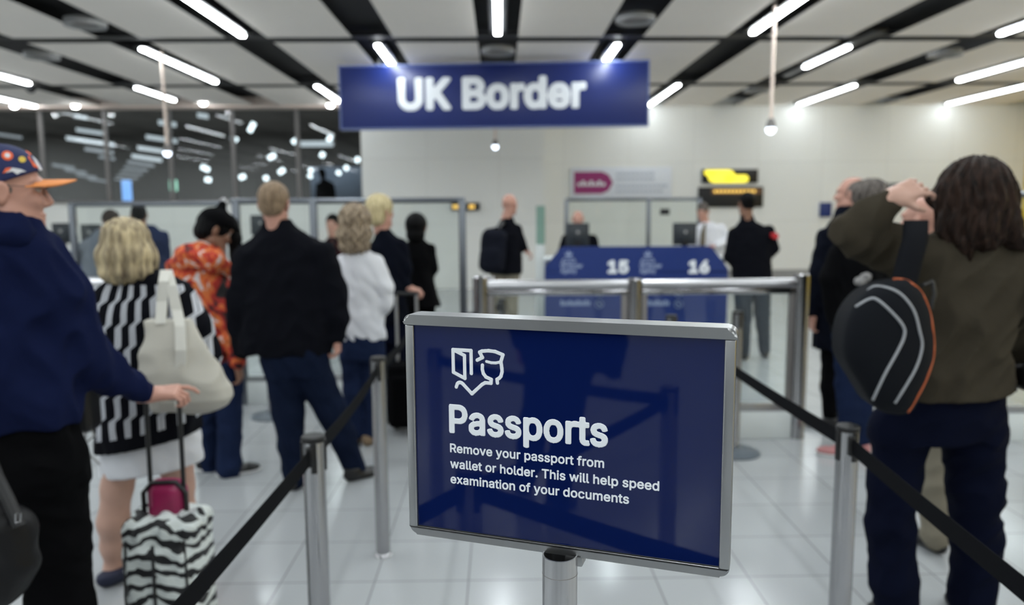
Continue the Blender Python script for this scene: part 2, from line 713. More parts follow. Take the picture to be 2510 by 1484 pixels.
# ------------------------------------------------------------------ people
def head_field(F, R, o, sc=1.0, face=True, neck=None):
    """o: middle of the head between the ears; local y is forward"""
    F.frame(o, R, sc)
    F.ell((0, -.014, .036), (.074, .094, .084), k=.03)
    F.ell((0, .028, -.042), (.056, .062, .074), k=.035)
    F.ell((0, .066, -.096), (.022, .022, .02), k=.03)
    F.chain([((-.05, .0, -.06), .02), ((-.012, .07, -.098), .016)], k=.03)
    F.chain([((.05, .0, -.06), .02), ((.012, .07, -.098), .016)], k=.03)
    if face:
        F.cone((0, .083, .022), (0, .106, -.022), .008, .0125, k=.012)
        F.ell((0, .094, -.03), (.019, .012, .009), k=.008)
        F.ell((-.031, .068, -.018), (.024, .022, .022), k=.02)
        F.ell((.031, .068, -.018), (.024, .022, .022), k=.02)
        F.ell((0, .074, .034), (.056, .02, .014), k=.02)
        for s in (-1, 1):
            F.ell((s * .031, .1, .013), (.018, .017, .012), k=.012, op='s')
        F.ell((0, .087, -.0605), (.025, .012, .0065), k=.007)
        F.ell((0, .085, -.073), (.022, .012, .0075), k=.007)
        F.cone((-.022, .098, -.0665), (.022, .098, -.0665), .0022, k=.003, op='s')
    for s in (-1, 1):
        Q = rotm(s * .45, 0, s * .14)
        F.ell((s * .080, -.014, -.004), (.010, .023, .035), Q, k=.006)
        F.ell((s * .091, -.008, -.002), (.007, .012, .022), Q, k=.005, op='s')
    if neck is not None:
        p = np.array(neck) - np.array(o)
        q = R.T @ p / sc
        F.cone((0, -.022, -.05), tuple(q), .054, .062, k=.03)
    F.frame()


def hand_field(F, w_, u, n, t, curl=.6, sc=1.0, spread=.12, thumb=1.0, index=None):
    """w_: wrist; u: towards the fingers; n: the way the palm faces; t: towards the thumb"""
    u, n, t = [np.array(v, float) / np.linalg.norm(v) for v in (u, n, t)]
    n = n - u * (n @ u)
    n /= np.linalg.norm(n)
    t = t - u * (t @ u) - n * (t @ n)
    t /= np.linalg.norm(t)
    w_ = np.array(w_, float)
    P = lambda a, b, c: w_ + (u * a + t * b + n * c) * sc
    F.frame()
    for b0, b1 in ((.02, .03), (.006, .01), (-.008, -.011), (-.02, -.03)):
        F.cone(P(.004, b0, 0), P(.088, b1, 0), .018 * sc, .0125 * sc, k=.012 * sc)
    F.cone(P(.012, .024, .008), P(.05, .034, .012), .018 * sc, .013 * sc, k=.012 * sc)
    F.cone(P(-.03, 0, 0), P(.02, 0, 0), .027 * sc, .026 * sc, k=.015 * sc)
    for i, (b, L, r) in enumerate(((.031, .074, .0086), (.0105, .083, .0089), (-.0105, .077, .0085), (-.03, .06, .0076))):
        c = curl * (1, 1.06, 1.12, 1.2)[i]
        if i == 0 and index is not None:
            c = index
        p = P(.088, b, 0)
        ang = c * .7
        sp = spread * (1.2, .3, -.5, -1.4)[i]
        for j, (f, rr) in enumerate(((.46, 1), (.3, .93), (.24, .84))):
            d = u * math.cos(ang) + n * math.sin(ang) + t * sp * math.cos(ang)
            q = p + d * L * f * sc
            F.cone(p, q, r * rr * sc * (1.08 if j == 0 else 1), r * rr * .93 * sc, k=.004 * sc)
            p = q
            ang += c
    p = P(.024, .03, .006)
    a = (u * .62 + t * (.75 * thumb) + n * .3)
    a /= np.linalg.norm(a)
    q = p + a * .046 * sc
    b = u * .8 + t * .28 * thumb + n * .55
    b /= np.linalg.norm(b)
    F.cone(p, q, .0135 * sc, .0105 * sc, k=.012 * sc)
    F.cone(q, q + b * .033 * sc, .0105 * sc, .0085 * sc, k=.004 * sc)


class Fig:
    def __init__(s, px, Y, label, group=None, res=.009, name='person', cat='person', rz=0):
        b = at(px, 742, Y)
        s.base = Vector((b.x, Y, 0))
        s.Y, s.m, s.res = Y, Y / FPX, res
        s.root = empty(name, s.base, label, cat, group)

    def P(s, px, py, dy=0):
        p = at(px, py, s.Y + dy) - s.base
        return (p.x, p.y, p.z)

    def limb(s, F, pts, k=None, op='u'):
        """pts: (px, py, dy, half width in pixels)"""
        return F.chain([(s.P(x, y, d), r * s.m) for x, y, d, r in pts], k, op)

    def loft(s, F, sec, k=None, pw=2.2):
        """sec: (py, left px, right px, half depth in metres, dy)"""
        out = []
        for py, xl, xr, ry, dy in sec:
            c = s.P((xl + xr) / 2, py, dy)
            out.append((c[2], c[0], c[1], (xr - xl) / 2 * s.m, ry))
        return F.loft(out, k, pw=pw)

    def head(s, px, py, dy=0, yaw=0, pitch=0, roll=0, sc=1.0, face=True, neck=None, res=None):
        s.ho = np.array(s.P(px, py, dy))
        s.hR = rotm(math.radians(yaw), math.radians(pitch), math.radians(roll))
        s.hs = sc
        F = Field(res or min(s.res * .7, .007), .02)
        nk = s.P(*neck) if neck else tuple(s.ho + np.array((0, -.03, -.2)) * sc)
        s.neck = nk
        head_field(F, s.hR, s.ho, sc, face, nk)
        return F

    def eyes(s, body):
        for sx in (-1, 1):
            F = Field(.003, .002).frame(s.ho, s.hR, s.hs).ell((sx * .031, .073, .013), (.0125, .0125, .0125))
            soft('eye', F, M['eye'], s.root)

    def hair_field(s, res=None):
        return Field(res or min(s.res * .7, .007), .02).frame(s.ho, s.hR, s.hs)

    def short_hair(s, m, t=.008, strand=.003, low=-.055, seed=1, name='hair', front=.07):
        F = s.hair_field()
        F.ell((0, -.018, .04), (.074 + t, .094 + t, .084 + t), k=.02)
        F.ell((0, -.06, -.02), (.058 + t, .045, .05), k=.02)
        F.ell((0, .1, -.045), (.075, front, .095), k=.012, op='s')
        for sx in (-1, 1):
            F.ell((sx * .085, .006, -.03), (.03, .034, .05), k=.01, op='s')
        F.disp(strands(s.ho, strand, 40, seed))
        F.cut((0, 0, low), (0, 0, -1))
        F.frame()
        return soft(name, F, m, s.root)

    def body(s, parts, m, core=None, legs=False):
        """parts: skin fields (head, hands, bare limbs); core: hidden trunk and limbs inside the clothes"""
        fs = list(parts)
        if core:
            F = Field(max(s.res * 1.3, .012), .02)
            if not legs:                      # trousers hide the legs
                hip = core[0][2:]
                core = [core[0][:3]] + [c for c in core[1:] if c[0] not in hip]
            for pts in core:
                s.limb(F, [(x, y, d, min(r * .55, .055 / s.m)) for x, y, d, r in pts])
            fs.append(F)
        return soft('body', fs, m, s.root)

    def cloth(s, name, m, limbs=(), lofts=(), ells=(), res=None, k=.03, fold=(.006, 1), cuts=(), wl=.11, vert=1.0, parent=None, smooth=1, pw=2.2, extra=None):
        F = Field(res or s.res, k)
        for sec in lofts:
            s.loft(F, sec, pw=pw)
        for pts in limbs:
            s.limb(F, pts)
        for px, py, dy, rx, ry, rz in ells:
            F.ell(s.P(px, py, dy), (rx * s.m, ry, rz * s.m))
        if extra:
            extra(F)
        if fold:
            F.disp(folds(fold[0], fold[1], wl, vert))
        for (px, py, dy), n in cuts:
            F.cut(s.P(px, py, dy), n)
        return soft(name, F, m, parent or s.root, smooth)

    def hand(s, px, py, dy, u, n, t, curl=.6, sc=1.0, res=.0035, fore=None, **kw):
        F = Field(res, .012)
        w_ = s.P(px, py, dy)
        hand_field(F, w_, u, n, t, curl, sc, **kw)
        if fore:
            F.cone(w_, s.P(*fore), .026 * sc, .028 * sc)
        return F

    def shoe(s, px, py, dy, yaw, m, L=.27, res=.007, sole=None, hi=.085, w_=.048):
        """px, py: sole under the ankle; yaw 0 points away from the camera, 90 to the left"""
        o = np.array(s.P(px, py, dy))
        o[2] = 0
        R = rotm(math.radians(yaw))
        F = Field(res, .02).frame(o, R)
        F.ell((0, .0, .045), (w_ * .82, .075, .05))
        F.ell((0, L * .36, .028), (w_, L * .36, .034))
        F.cone((0, -.005, .05), (0, -.01, hi), .04, .042)
        F.cut((0, 0, .004 if not sole else .016), (0, 0, -1))
        F.cut((0, 0, hi), (0, 0, 1))
        F.frame()
        sh = soft('shoe', F, m, s.root)
        if sole:
            F = Field(res, .02).frame(o, R)
            F.ell((0, .0, .012), (w_ * .9, .08, .03))
            F.ell((0, L * .36, .012), (w_ * 1.06, L * .385, .03))
            F.cut((0, 0, .002), (0, 0, -1))
            F.cut((0, 0, .018), (0, 0, 1))
            F.frame()
            soft('sole', F, sole, sh)
        return sh
# ------------------------------------------------------------------ the setting
XL, XR, YB, YF = -15.0, 12.25, 17.9, -12.0


def floor_mat():
    N = Nodes('pale_floor_tiles')
    v = N.coord()
    b = N.n('ShaderNodeTexBrick', {'Vector': N.n('ShaderNodeMapping', {'Vector': v, 'Location': (.15, .09, 0)}).outputs[0],
                                   'Color1': lin((168, 171, 173)), 'Color2': lin((163, 166, 168)), 'Mortar': lin((122, 124, 126)),
                                   'Scale': 1, 'Mortar Size': .004, 'Brick Width': .42, 'Row Height': .42, 'Bias': 0.0, 'Mortar Smooth': .2}, offset=0)
    f = N.noise(v, 1.3, 5)
    N.put(N.b, 'Base Color', N.mix(N.math('MULTIPLY', f, .15), b.outputs[0], lin((138, 140, 141))))
    N.put(N.b, 'Roughness', N.math('MULTIPLY_ADD', N.noise(v, 3, 4), .08, .13))
    N.put(N.b, 'Specular IOR Level', .45)
    N.bump(b.outputs[1], -.15, .003)
    return N.m


def panel_mat(name, c, w_, h_, joint, rough=.45):
    N = Nodes(name)
    tc = N.n('ShaderNodeTexCoord')
    mp = N.n('ShaderNodeMapping', {'Vector': tc.outputs['Object'], 'Rotation': (math.pi / 2, 0, 0)})
    b = N.n('ShaderNodeTexBrick', {'Vector': mp.outputs[0], 'Color1': lin(c), 'Color2': lin(tuple(x * .985 for x in c)), 'Mortar': lin(joint),
                                   'Scale': 1, 'Mortar Size': .006, 'Brick Width': w_, 'Row Height': h_}, offset=0)
    N.put(N.b, 'Base Color', b.outputs[0])
    N.put(N.b, 'Roughness', rough)
    N.put(N.b, 'Specular IOR Level', .3)
    return N.m


M['floor'] = floor_mat()
M['wall'] = panel_mat('white_wall_panels', (240, 240, 236), 1.5, 1.36, (222, 222, 218))
M['ceil'] = mat('ceiling_panel', (244, 237, 229), .85, var=.02, scale=2)
M['void'] = mat('black_ceiling_void', (5, 5, 7), .8)
M['rail_black'] = mat('dark_channel', (9, 10, 13), .6)
M['yellow'] = mat('yellow_wall', (214, 178, 40), .5)
M['fascia'] = mat('cream_fascia', (232, 214, 202), .6)
M['hall'] = mat('dark_hall', (104, 102, 99), .9)
M['skirting'] = mat('grey_skirting', (150, 150, 150), .5)
M['mullion'] = mat('grey_mullion', (120, 116, 114), .5)


def struct(name, m, *boxes, bev=0):
    bm = bmesh.new()
    for lo, hi in boxes:
        box(bm, lo, hi, bev)
    return tag(build(name, bm, m, None, None), kind='structure')


struct('floor', M['floor'], ((XL, YF, -.1), (XR, YB + .2, 0)))
SILL, HEAD = 1.91, 3.96
struct('wall_back', M['wall'], ((-2.4, YB, 0), (XR, YB + .2, CEIL + .2)), ((XL, YB, 0), (-2.4, YB + .2, SILL)))
struct('wall_column', M['wall'], ((-2.85, 16.2, 0), (.94, YB, CEIL)))
struct('wall_right', M['yellow'], ((XR, YF, 0), (XR + .2, YB + .2, CEIL + .2)))
struct('wall_left', M['wall'], ((XL - .2, YF, 0), (XL, YB + .2, CEIL + .2)))
struct('wall_front', mat('grey_wall', (120, 120, 120), .7), ((XL, YF - .2, 0), (XR, YF, CEIL + .2)))
struct('baseboard_back', M['skirting'], ((.95, YB - .02, 0), (XR, YB, .22)))
struct('trim_1', M['fascia'], ((XL, YB - .35, HEAD), (-2.85, YB + .2, CEIL + .2)))
struct('trim_2', M['mullion'], ((XL, YB - .04, SILL - .05), (-2.85, YB + .2, SILL)))

# ceiling: pale panels with black slots between them
bm = bmesh.new()
CROSS = [-8.5, -4.6, -.7, 3.2, 7.1, 11.0, 14.9]
for k in range(-9, 8):
    x0, x1 = k * PITCHX + .28, (k + 1) * PITCHX - .28
    for y0, y1 in zip([YF - .1] + [c + .15 for c in CROSS], [c - .15 for c in CROSS] + [YB]):
        lo, hi = max(x0, XL), min(x1, XR)
        if hi > lo + .05:
            box(bm, (lo, y0, CEIL), (hi, y1, CEIL + .006))
ceil = build('ceiling', bm, M['ceil'], None, None)
ceil.data.materials.append(M['rail_black'])                     # dark edging round each panel
for p_ in ceil.data.polygons:
    p_.material_index = 1 if abs(p_.normal.z) < .5 else 0
tag(ceil, kind='structure')
struct('trim_3', M['void'], ((XL, YF, CEIL + .17), (XR, YB, CEIL + .22)))
bm = bmesh.new()                                                # dark cross channels behind the slots
for c in CROSS:
    box(bm, (XL, c - .12, CEIL + .03), (XR, c + .12, CEIL + .09))
tag(build('trim_4', bm, M['rail_black'], None, None), kind='structure')

# glass wall to the dark hall
bm = bmesh.new()
box(bm, (XL, YB + .06, SILL), (-2.86, YB + .075, HEAD))
tag(build('window_1', bm, M['glass_dark'], None, None), kind='structure')
for i, px in enumerate((-13.2, -10.4, -8.95, -7.5, -6.07, -4.6)):
    struct('trim_%d' % (5 + i), M['mullion'], ((px - .045, YB + .03, SILL), (px + .045, YB + .1, HEAD)))
# the dark hall beyond it
HY = 44
struct('wall_hall', M['hall'], ((-34, HY, -.5), (2, HY + .2, 6)), ((-34.2, YB + .3, -.5), (-34, HY, 6)), ((2, YB + .3, -.5), (2.2, HY, 6)))
struct('floor_hall', M['hall'], ((-34, YB + .21, .85), (2, HY, .95)))
struct('ceiling_hall', M['hall'], ((-34, YB + .21, 6), (2, HY, 6.2)))
struct('wall_hall_partition', mat('pale_hall_partition', (186, 198, 220), .6), ((-5.8, 24.0, .95), (-3.4, 24.2, 3.0)))

# ------------------------------------------------------------------ ceiling lamps
G_LAMP = 'lit tube lamps in the black ceiling slots'


def ceiling_lamp(k, y0, y1, label, unlit=0):
    x = k * PITCHX
    r = empty('ceiling_lamp', (x, (y0 + y1) / 2, CEIL), label, 'ceiling lamp', G_LAMP)
    h = (y1 - y0) / 2
    bm = bmesh.new()
    box(bm, (-.11, -h - .04 - unlit, .003), (.11, h + .04, .09), .01)
    build('housing', bm, M['black'], r)
    bm = bmesh.new()
    box(bm, (-.042, -h, -.03), (.042, h, .004), .012)
    build('tube', bm, M['lamp_low'] if y1 > 15 else M['lamp'], r)
    if unlit:
        bm = bmesh.new()
        box(bm, (-.05, h + .05, -.02), (.05, h + unlit, .02), .012)
        tag(build('tube', bm, M['skirting'], r), 'unlit grey tube')
    return r


ceiling_lamp(0, 6.9, 10.6, 'white tube lamp at the top edge, straight above the blue border sign')
ceiling_lamp(-1, 11.3, 13.0, 'short white tube lamp just above the left end of the blue border sign')
ceiling_lamp(1, 11.3, 12.7, 'short white tube lamp just above the right end of the blue border sign')
ceiling_lamp(-2, 6.9, 10.7, 'long white tube lamp cut by the top edge, left of the border sign')
ceiling_lamp(-2, 14.9, 17.0, 'short white tube lamp touching the left edge of the border sign')
ceiling_lamp(2, 6.9, 10.6, 'long white tube lamp at the top edge above the hanging camera pole')
ceiling_lamp(2, 14.9, 17.75, 'white tube lamp touching the right edge of the border sign')
ceiling_lamp(-3, 11.5, 14.4, 'longest white tube lamp on the left, in the middle row of the ceiling')
ceiling_lamp(3, 11.5, 13.1, 'white tube lamp with an unlit grey tail, right of the hanging camera pole', .9)
ceiling_lamp(-4, 15.0, 16.7, 'white tube lamp low above the dark glass wall, left of the middle row one')
ceiling_lamp(4, 15.0, 17.75, 'long white tube lamp low above the back wall, right of the camera pole')
ceiling_lamp(4, 6.9, 10.7, 'white tube lamp at the right edge of the photo, uppermost there')
ceiling_lamp(-5, 11.5, 14.5, 'white tube lamp at the left edge of the photo, upper of two there')
ceiling_lamp(5, 11.4, 14.5, 'long white tube lamp running out of the right edge, middle of three')
ceiling_lamp(-6, 15.0, 17.6, 'white tube lamp at the left edge of the photo, lower of two there')
ceiling_lamp(6, 15.0, 17.75, 'long white tube lamp nearest the yellow corner on the right')

for k, y, lab in ((-3, 9.98, 'round grey ceiling speaker in the slot at the upper left'),
                  (-4, 11.98, 'round grey ceiling speaker farthest left in the ceiling'),
                  (1, 9.83, 'round grey ceiling speaker in the slot right of the sign top'),
                  (0, 11.72, 'round grey ceiling speaker directly above the middle of the border sign'),
                  (3, 15.55, 'round grey ceiling speaker behind the hanging camera pole'),
                  (4, 12.0, 'round grey ceiling speaker in the slot at the upper right')):
    r = empty('ceiling_speaker', (k * PITCHX, y, CEIL), lab, 'ceiling speaker', 'round speakers in the ceiling slots')
    bm = bmesh.new()
    lathe(bm, [(.15, -.03), (.245, -.05), (.245, .03), (.15, .03), (.15, -.03)])
    build('trim_ring', bm, M['skirting'], r)
    bm = bmesh.new()
    lathe(bm, [(0, -.02), (.06, -.03), (.15, -.01), (.15, .03), (0, .03)])
    build('grille', bm, M['mullion'], r)

# floodlights under the fascia
for px, py, lab in ((35, 258, 'round flood lamp at the far left under the ceiling edge'), (185, 258, 'round flood lamp second from the left under the ceiling edge'),
                    (498, 251, 'round flood lamp above the middle of the dark glass wall'), (810, 256, 'round flood lamp beside the left edge of the border sign')):
    p = at(px, py, 17.2)
    r = empty('flood_lamp', (p.x, p.y, CEIL), lab, 'flood lamp', 'flood lamps along the glass wall')
    dz = p.z - CEIL
    bm = bmesh.new()
    tube(bm, [(0, 0, .02), (0, 0, dz + .05)], .02)
    build('stem', bm, M['skirting'], r)
    bm = bmesh.new()
    lathe(bm, [(0, dz + .09), (.06, dz + .08), (.085, dz + .02), (.085, dz - .01), (0, dz - .01)])
    build('housing', bm, M['fascia'], r)
    bm = bmesh.new()
    lathe(bm, [(0, dz - .07), (.05, dz - .055), (.075, dz - .005), (0, dz - .005)])
    build('bulb', bm, M['flood'], r)

# cameras on long ceiling poles
for px, py, Y, lab in ((1889, 318, 9.36, 'small ball camera on a long white pole at right, before the back wall'),
                       (410, 376, 11.9, 'small ball camera on a long pole before the dark glass wall'),
                       (1214, 360, 14.5, 'small ball camera hanging just below the border sign')):
    p = at(px, py, Y)
    r = empty('hanging_camera', (p.x, p.y, CEIL), lab, 'camera', 'ball cameras on ceiling poles')
    dz = p.z - CEIL
    bm = bmesh.new()
    tube(bm, [(0, 0, .15), (0, 0, dz + .1)], .022)
    build('pole', bm, M['fascia'], r)
    bm = bmesh.new()
    lathe(bm, [(0, dz + .14), (.03, dz + .13), (.055, dz + .07), (.058, dz + .02), (0, dz + .02)])
    build('body', bm, M['mullion'], r)
    bm = bmesh.new()
    lathe(bm, [(.055, dz + .02), (.056, dz), (.045, dz - .03), (.02, dz - .05), (0, dz - .053), (0, dz + .02)])
    build('dome', bm, M['dome_glint'], r)  # dome glows in place of the reflection on its glass
p = at(75, 214, 14.6)
r = empty('dome_camera', (p.x, p.y, CEIL), 'dark dome camera fixed under the ceiling at the far left', 'camera')
bm = bmesh.new()
lathe(bm, [(.11, 0), (.11, -.05), (.09, -.1), (.05, -.15), (0, -.17)])
build('dome', bm, M['rail_black'], r)
bm = bmesh.new()
lathe(bm, [(0, 0), (.13, 0), (.13, -.03), (0, -.03)])
build('base', bm, M['mullion'], r)

# glowing bars and spots built behind the glass for lights mostly mirrored in it
FAR = [(0, 330, 100, 9, .8, 30), (222, 323, 66, 12, 1, 26), (222, 347, 112, 13, 1, 28), (243, 370, 66, 12, .8, 30), (262, 387, 36, 10, .8, 32),
       (410, 303, 40, 16, 1.5, 24), (396, 341, 72, 14, 1, 26), (370, 367, 62, 13, 1, 28), (360, 388, 70, 13, 1, 30), (345, 402, 62, 10, .8, 32),
       (333, 414, 54, 8, .6, 34), (322, 424, 50, 7, .5, 36), (313, 434, 48, 6, .5, 38), (304, 442, 44, 5, .5, 40),
       (155, 408, 50, 9, .6, 34), (185, 420, 50, 8, .5, 36), (212, 432, 46, 7, .5, 38), (240, 442, 44, 6, .5, 40),
       (198, 287, 28, 12, 1.5, 22), (497, 284, 24, 15, 1.5, 22)]
for i, (px, py, wpx, hpx, e, Y) in enumerate(FAR):
    p = at(px, py, Y)
    s_ = Y / FPX
    r = empty('hall_reflection_bar', p, 'pale glowing bar in a receding row behind the glass, standing in for a reflection', 'lamp', 'glowing bars standing in for reflections')
    bm = bmesh.new()
    a = .16
    pts = [(-wpx / 2 * s_, hpx * .35 * s_ + wpx * .075 * s_), (wpx / 2 * s_, hpx * .35 * s_ - wpx * .075 * s_), (wpx / 2 * s_, -hpx * .35 * s_ - wpx * .075 * s_), (-wpx / 2 * s_, -hpx * .35 * s_ + wpx * .075 * s_)]
    prism(bm, pts, lambda x, z: (x, -.03, z), lambda x, z: (x, .03, z))
    build('glow_bar', bm, M['mirror_glow'] if e >= 1 else M['mirror_glow_dim'], r)
SPOTS = [(617, 312, 42, 60), (574, 340, 26, -35), (724, 345, 28, 35), (808, 340, 24, 60), (666, 384, 30, 30), (790, 380, 20, 60), (503, 413, 32, -25),
         (732, 398, 8, 0), (510, 441, 20, -10), (690, 420, 26, 35), (594, 434, 22, 20), (762, 418, 14, 50), (849, 412, 16, 40), (876, 392, 20, 50),
         (760, 432, 12, 50), (830, 424, 14, 50), (652, 437, 16, 20)]
for px, py, L, ang in SPOTS:  # short glowing tubes in place of reflections in the glass
    p = at(px, py, 23.5)
    s_ = 23.5 / FPX
    r = empty('hall_reflection_spot', p, 'small glowing bar left of the column, standing in for a reflection in the glass', 'lamp', 'glowing spots standing in for reflections')
    bm = bmesh.new()
    a = math.radians(ang)
    d = Vector((math.cos(a), 0, math.sin(a))) * (L * .28 * s_)
    tube(bm, [-d, d], 5.5 * s_)
    build('bulb', bm, emit('reflection_spot_glow', (.86, .97, 1.0), 2.6) if 'reflection_spot_glow' not in bpy.data.materials else bpy.data.materials['reflection_spot_glow'], r)
p = at(775, 352, 23)  # glowing panel in place of a bright reflection in the glass
bm = bmesh.new()
box(bm, (-.48, -.15, -.08), (.48, .15, .06), .03)
o = build('hall_reflection_panel', bm, M['mirror_glow'], None)
o.location = p
tag(o, 'wide glowing panel below the border sign corner, standing in for a reflection', 'lamp')
p = at(311, 468, 27)
bm = bmesh.new()
box(bm, (-.14, -.1, -.38), (.14, .1, .36), .04)
o = build('blue_light_column', bm, M['blue_glow'], None)
o.location = p
tag(o, 'glowing blue column standing in the dark hall behind the glass', 'lit column')
p = at(425, 455, 27)
bm = bmesh.new()
box(bm, (-.13, -.05, -.2), (.13, .05, .2), .05)
o = build('exit_light', bm, M['green_glow'], None)
o.location = p
tag(o, 'small greenish lit sign in the dark hall behind the glass', 'lit sign')

for x_, y_ in ((-26, 27), (-14, 27), (-26, 37), (-14, 37), (-5, 30)):     # area lights added above the frame to brighten the hall
    ld = bpy.data.lights.new('hall_fill_light', 'AREA')
    ld.shape, ld.size, ld.size_y, ld.energy, ld.color = 'RECTANGLE', 3, 1, 650, (.92, .97, 1)
    o = bpy.data.objects.new('hall_fill_light', ld)
    o.location = (x_, y_, 5.9)
    COL.objects.link(o)
# ------------------------------------------------------------------ the passports sign in front
SA, SB = Vector((-.118, 1.051, 0)), Vector((.2715, .911, 0))
S_ANG = math.atan2(SB.y - SA.y, SB.x - SA.x)
sign = empty('passport_sign', SA, 'navy framed sign on a steel post about passports, in front of everything', 'sign', rz=S_ANG)
PW, Z0, Z1 = .4139, 1.205, 1.4945
bm = bmesh.new()
box(bm, (-.006, .0, Z0 - .006), (PW + .006, .008, Z1 + .006))
build('panel', bm, M['sign_blue'], sign)
T, DP = .0135, .021


def frame_bar(name, lo, hi, bev):
    bm = bmesh.new()
    box(bm, lo, hi, bev, 3)
    return build(name, bm, M['alu'], sign)


frame_bar('side_frame', (-T, -.004, Z0 - .004), (-.0005, DP, Z1 - .001), .002)
frame_bar('side_frame', (PW + .0005, -.004, Z0 - .004), (PW + T, DP, Z1 - .001), .002)


def rail(name, z0, z1, rl, rr, up, depth):
    """a long bar with its outer corners rounded"""
    a, b = -T, PW + T
    pts = []
    n = 6
    if up:
        pts = [(a - .0015, z0)] + [(a - .0015 + rl - rl * math.cos(math.pi / 2 * i / n), z1 - rl + rl * math.sin(math.pi / 2 * i / n)) for i in range(n + 1)]
        pts += [(b + .0015 - rr + rr * math.sin(math.pi / 2 * i / n), z1 - rr + rr * math.cos(math.pi / 2 * i / n)) for i in range(n + 1)] + [(b + .0015, z0)]
    else:
        pts = [(a, z1)] + [(a + rl - rl * math.cos(math.pi / 2 * i / n), z0 + rl - rl * math.sin(math.pi / 2 * i / n)) for i in range(n + 1)]
        pts += [(b - rr + rr * math.sin(math.pi / 2 * i / n), z0 + rr - rr * math.cos(math.pi / 2 * i / n)) for i in range(n + 1)] + [(b, z1)]
    bm = bmesh.new()
    prism(bm, pts, lambda x, z: (x, -.007 if up else -.004, z), lambda x, z: (x, depth, z))
    bmesh.ops.bevel(bm, geom=[e for e in bm.edges if abs(e.verts[0].co.y - e.verts[1].co.y) < 1e-6 and max(v.co.z for v in e.verts) > z0 + .003 or not up and abs(e.verts[0].co.y - e.verts[1].co.y) < 1e-6], offset=.0035, segments=3, affect='EDGES')
    return build(name, bm, M['alu'], sign, 40)


rail('top_frame', Z1 - .0005, Z1 + .0135, .010, .012, True, .032)
rail('bottom_frame', Z0 - T, Z0 - .0005, .012, .012, False, DP)
STR = [[(0.057, 1.4613), (0.0835, 1.4613), (0.0836, 1.4298)],
       [(0.057, 1.4613), (0.0572, 1.4299), (0.074, 1.4224), (0.0738, 1.4541), (0.057, 1.4613)],
       [(0.0923, 1.4488), (0.1, 1.4528), (0.0959, 1.4598), (0.0994, 1.4615), (0.1089, 1.4626), (0.1183, 1.4619), (0.1292, 1.4581), (0.1263, 1.4487), (0.1275, 1.440), (0.1278, 1.435), (0.1262, 1.4289), (0.1237, 1.426), (0.1205, 1.424), (0.1211, 1.4192)],
       [(0.1056, 1.4477), (0.1125, 1.4463), (0.1188, 1.4464), (0.126, 1.4483)],
       [(0.0998, 1.4423), (0.0995, 1.4368), (0.101, 1.4309), (0.1047, 1.4263), (0.1123, 1.4234), (0.1119, 1.4183), (0.1034, 1.4183), (0.0989, 1.4156), (0.084, 1.4017), (0.0712, 1.4143), (0.0690, 1.4158), (0.0667, 1.4164), (0.0645, 1.4158), (0.0628, 1.4143), (0.0611, 1.4096)]]
F = Field(.0006, .0004)
for s_ in STR:
    for a, b in zip(s_, s_[1:]):
        F.cone((a[0], 0, a[1]), (b[0], 0, b[1]), .0025 if s_ is not STR[3] else .002)
F.cut((0, -.0007, 0), (0, -1, 0))
F.cut((0, .0004, 0), (0, 1, 0))
tag(soft('pictogram', F, M['white_print'], sign, 0), 'white line drawing of a passport and an officer in a cap')
bpy.data.objects['pictogram'].data.shade_flat()
lettering('heading', 'Passports', .0496, .2722, 1.3437, .0415, -.0008, M['white_print'], sign, .029, .0012)
for s_, x1, z in (('Remove your passport from', .2675, 1.3163), ('wallet or holder. This will help speed', .3388, 1.2938), ('examination of your documents', .3005, 1.2718)):
    lettering('text_line', s_, .0502, x1, z, .0128, -.0006, M['white_print'], sign, .021, .0008)
bm = bmesh.new()
px0 = .2098
lathe(bm, [(.0235, 0), (.0235, 1.1935), (.0215, 1.1935), (.0215, .9), (0, .9)], (px0, -.006, 0), 40)
build('post', bm, M['steel_bright'], sign, 40)
bm = bmesh.new()
lathe(bm, [(.0238, 1.168), (.0238, 1.1685), (.0234, 1.169)], (px0, -.006, 0), 40)
build('post_collar', bm, M['mullion'], sign, 40)
bm = bmesh.new()
box(bm, (px0 + .006, -.004, 1.178), (px0 + .03, .018, 1.196), .002)
build('clamp', bm, M['alu'], sign)
bm = bmesh.new()
lathe(bm, [(0, 0), (.17, 0), (.17, .01), (.03, .02), (.03, .03), (0, .03)], (px0, -.006, 0), 40)
build('base', bm, M['steel'], sign)

# ------------------------------------------------------------------ the blue border sign under the ceiling
a, b = Vector((-2.478, 12.4, 0)), Vector((2.29, 12.0, 0))
W_ = (b - a).length
bs = empty('border_sign', a + Vector((0, 0, 2.945)), 'large blue UK Border sign hanging from the ceiling', 'sign', rz=math.atan2(b.y - a.y, b.x - a.x))
bm = bmesh.new()
box(bm, (0, 0, 0), (W_, .16, .94), .006)
build('panel', bm, M['border_blue'], bs)
bm = bmesh.new()
for lo, hi in (((-.02, -.01, -.02), (W_ + .02, .17, 0)), ((-.02, -.01, .94), (W_ + .02, .17, .965)), ((-.02, -.01, 0), (0, .17, .94)), ((W_, -.01, 0), (W_ + .02, .17, .94))):
    box(bm, lo, hi)
build('frame', bm, mat('blue_grey_edge', (96, 110, 160), .4), bs)
lettering('lettering', 'UK Border', .905, 3.85, .255, .51, -.006, M['white_print'], bs, .046, .006)
for x in (.6, W_ - .6):
    bm = bmesh.new()
    tube(bm, [(x, .08, .95), (x, .08, 1.2)], .015)
    build('hanger', bm, M['black'], bs)


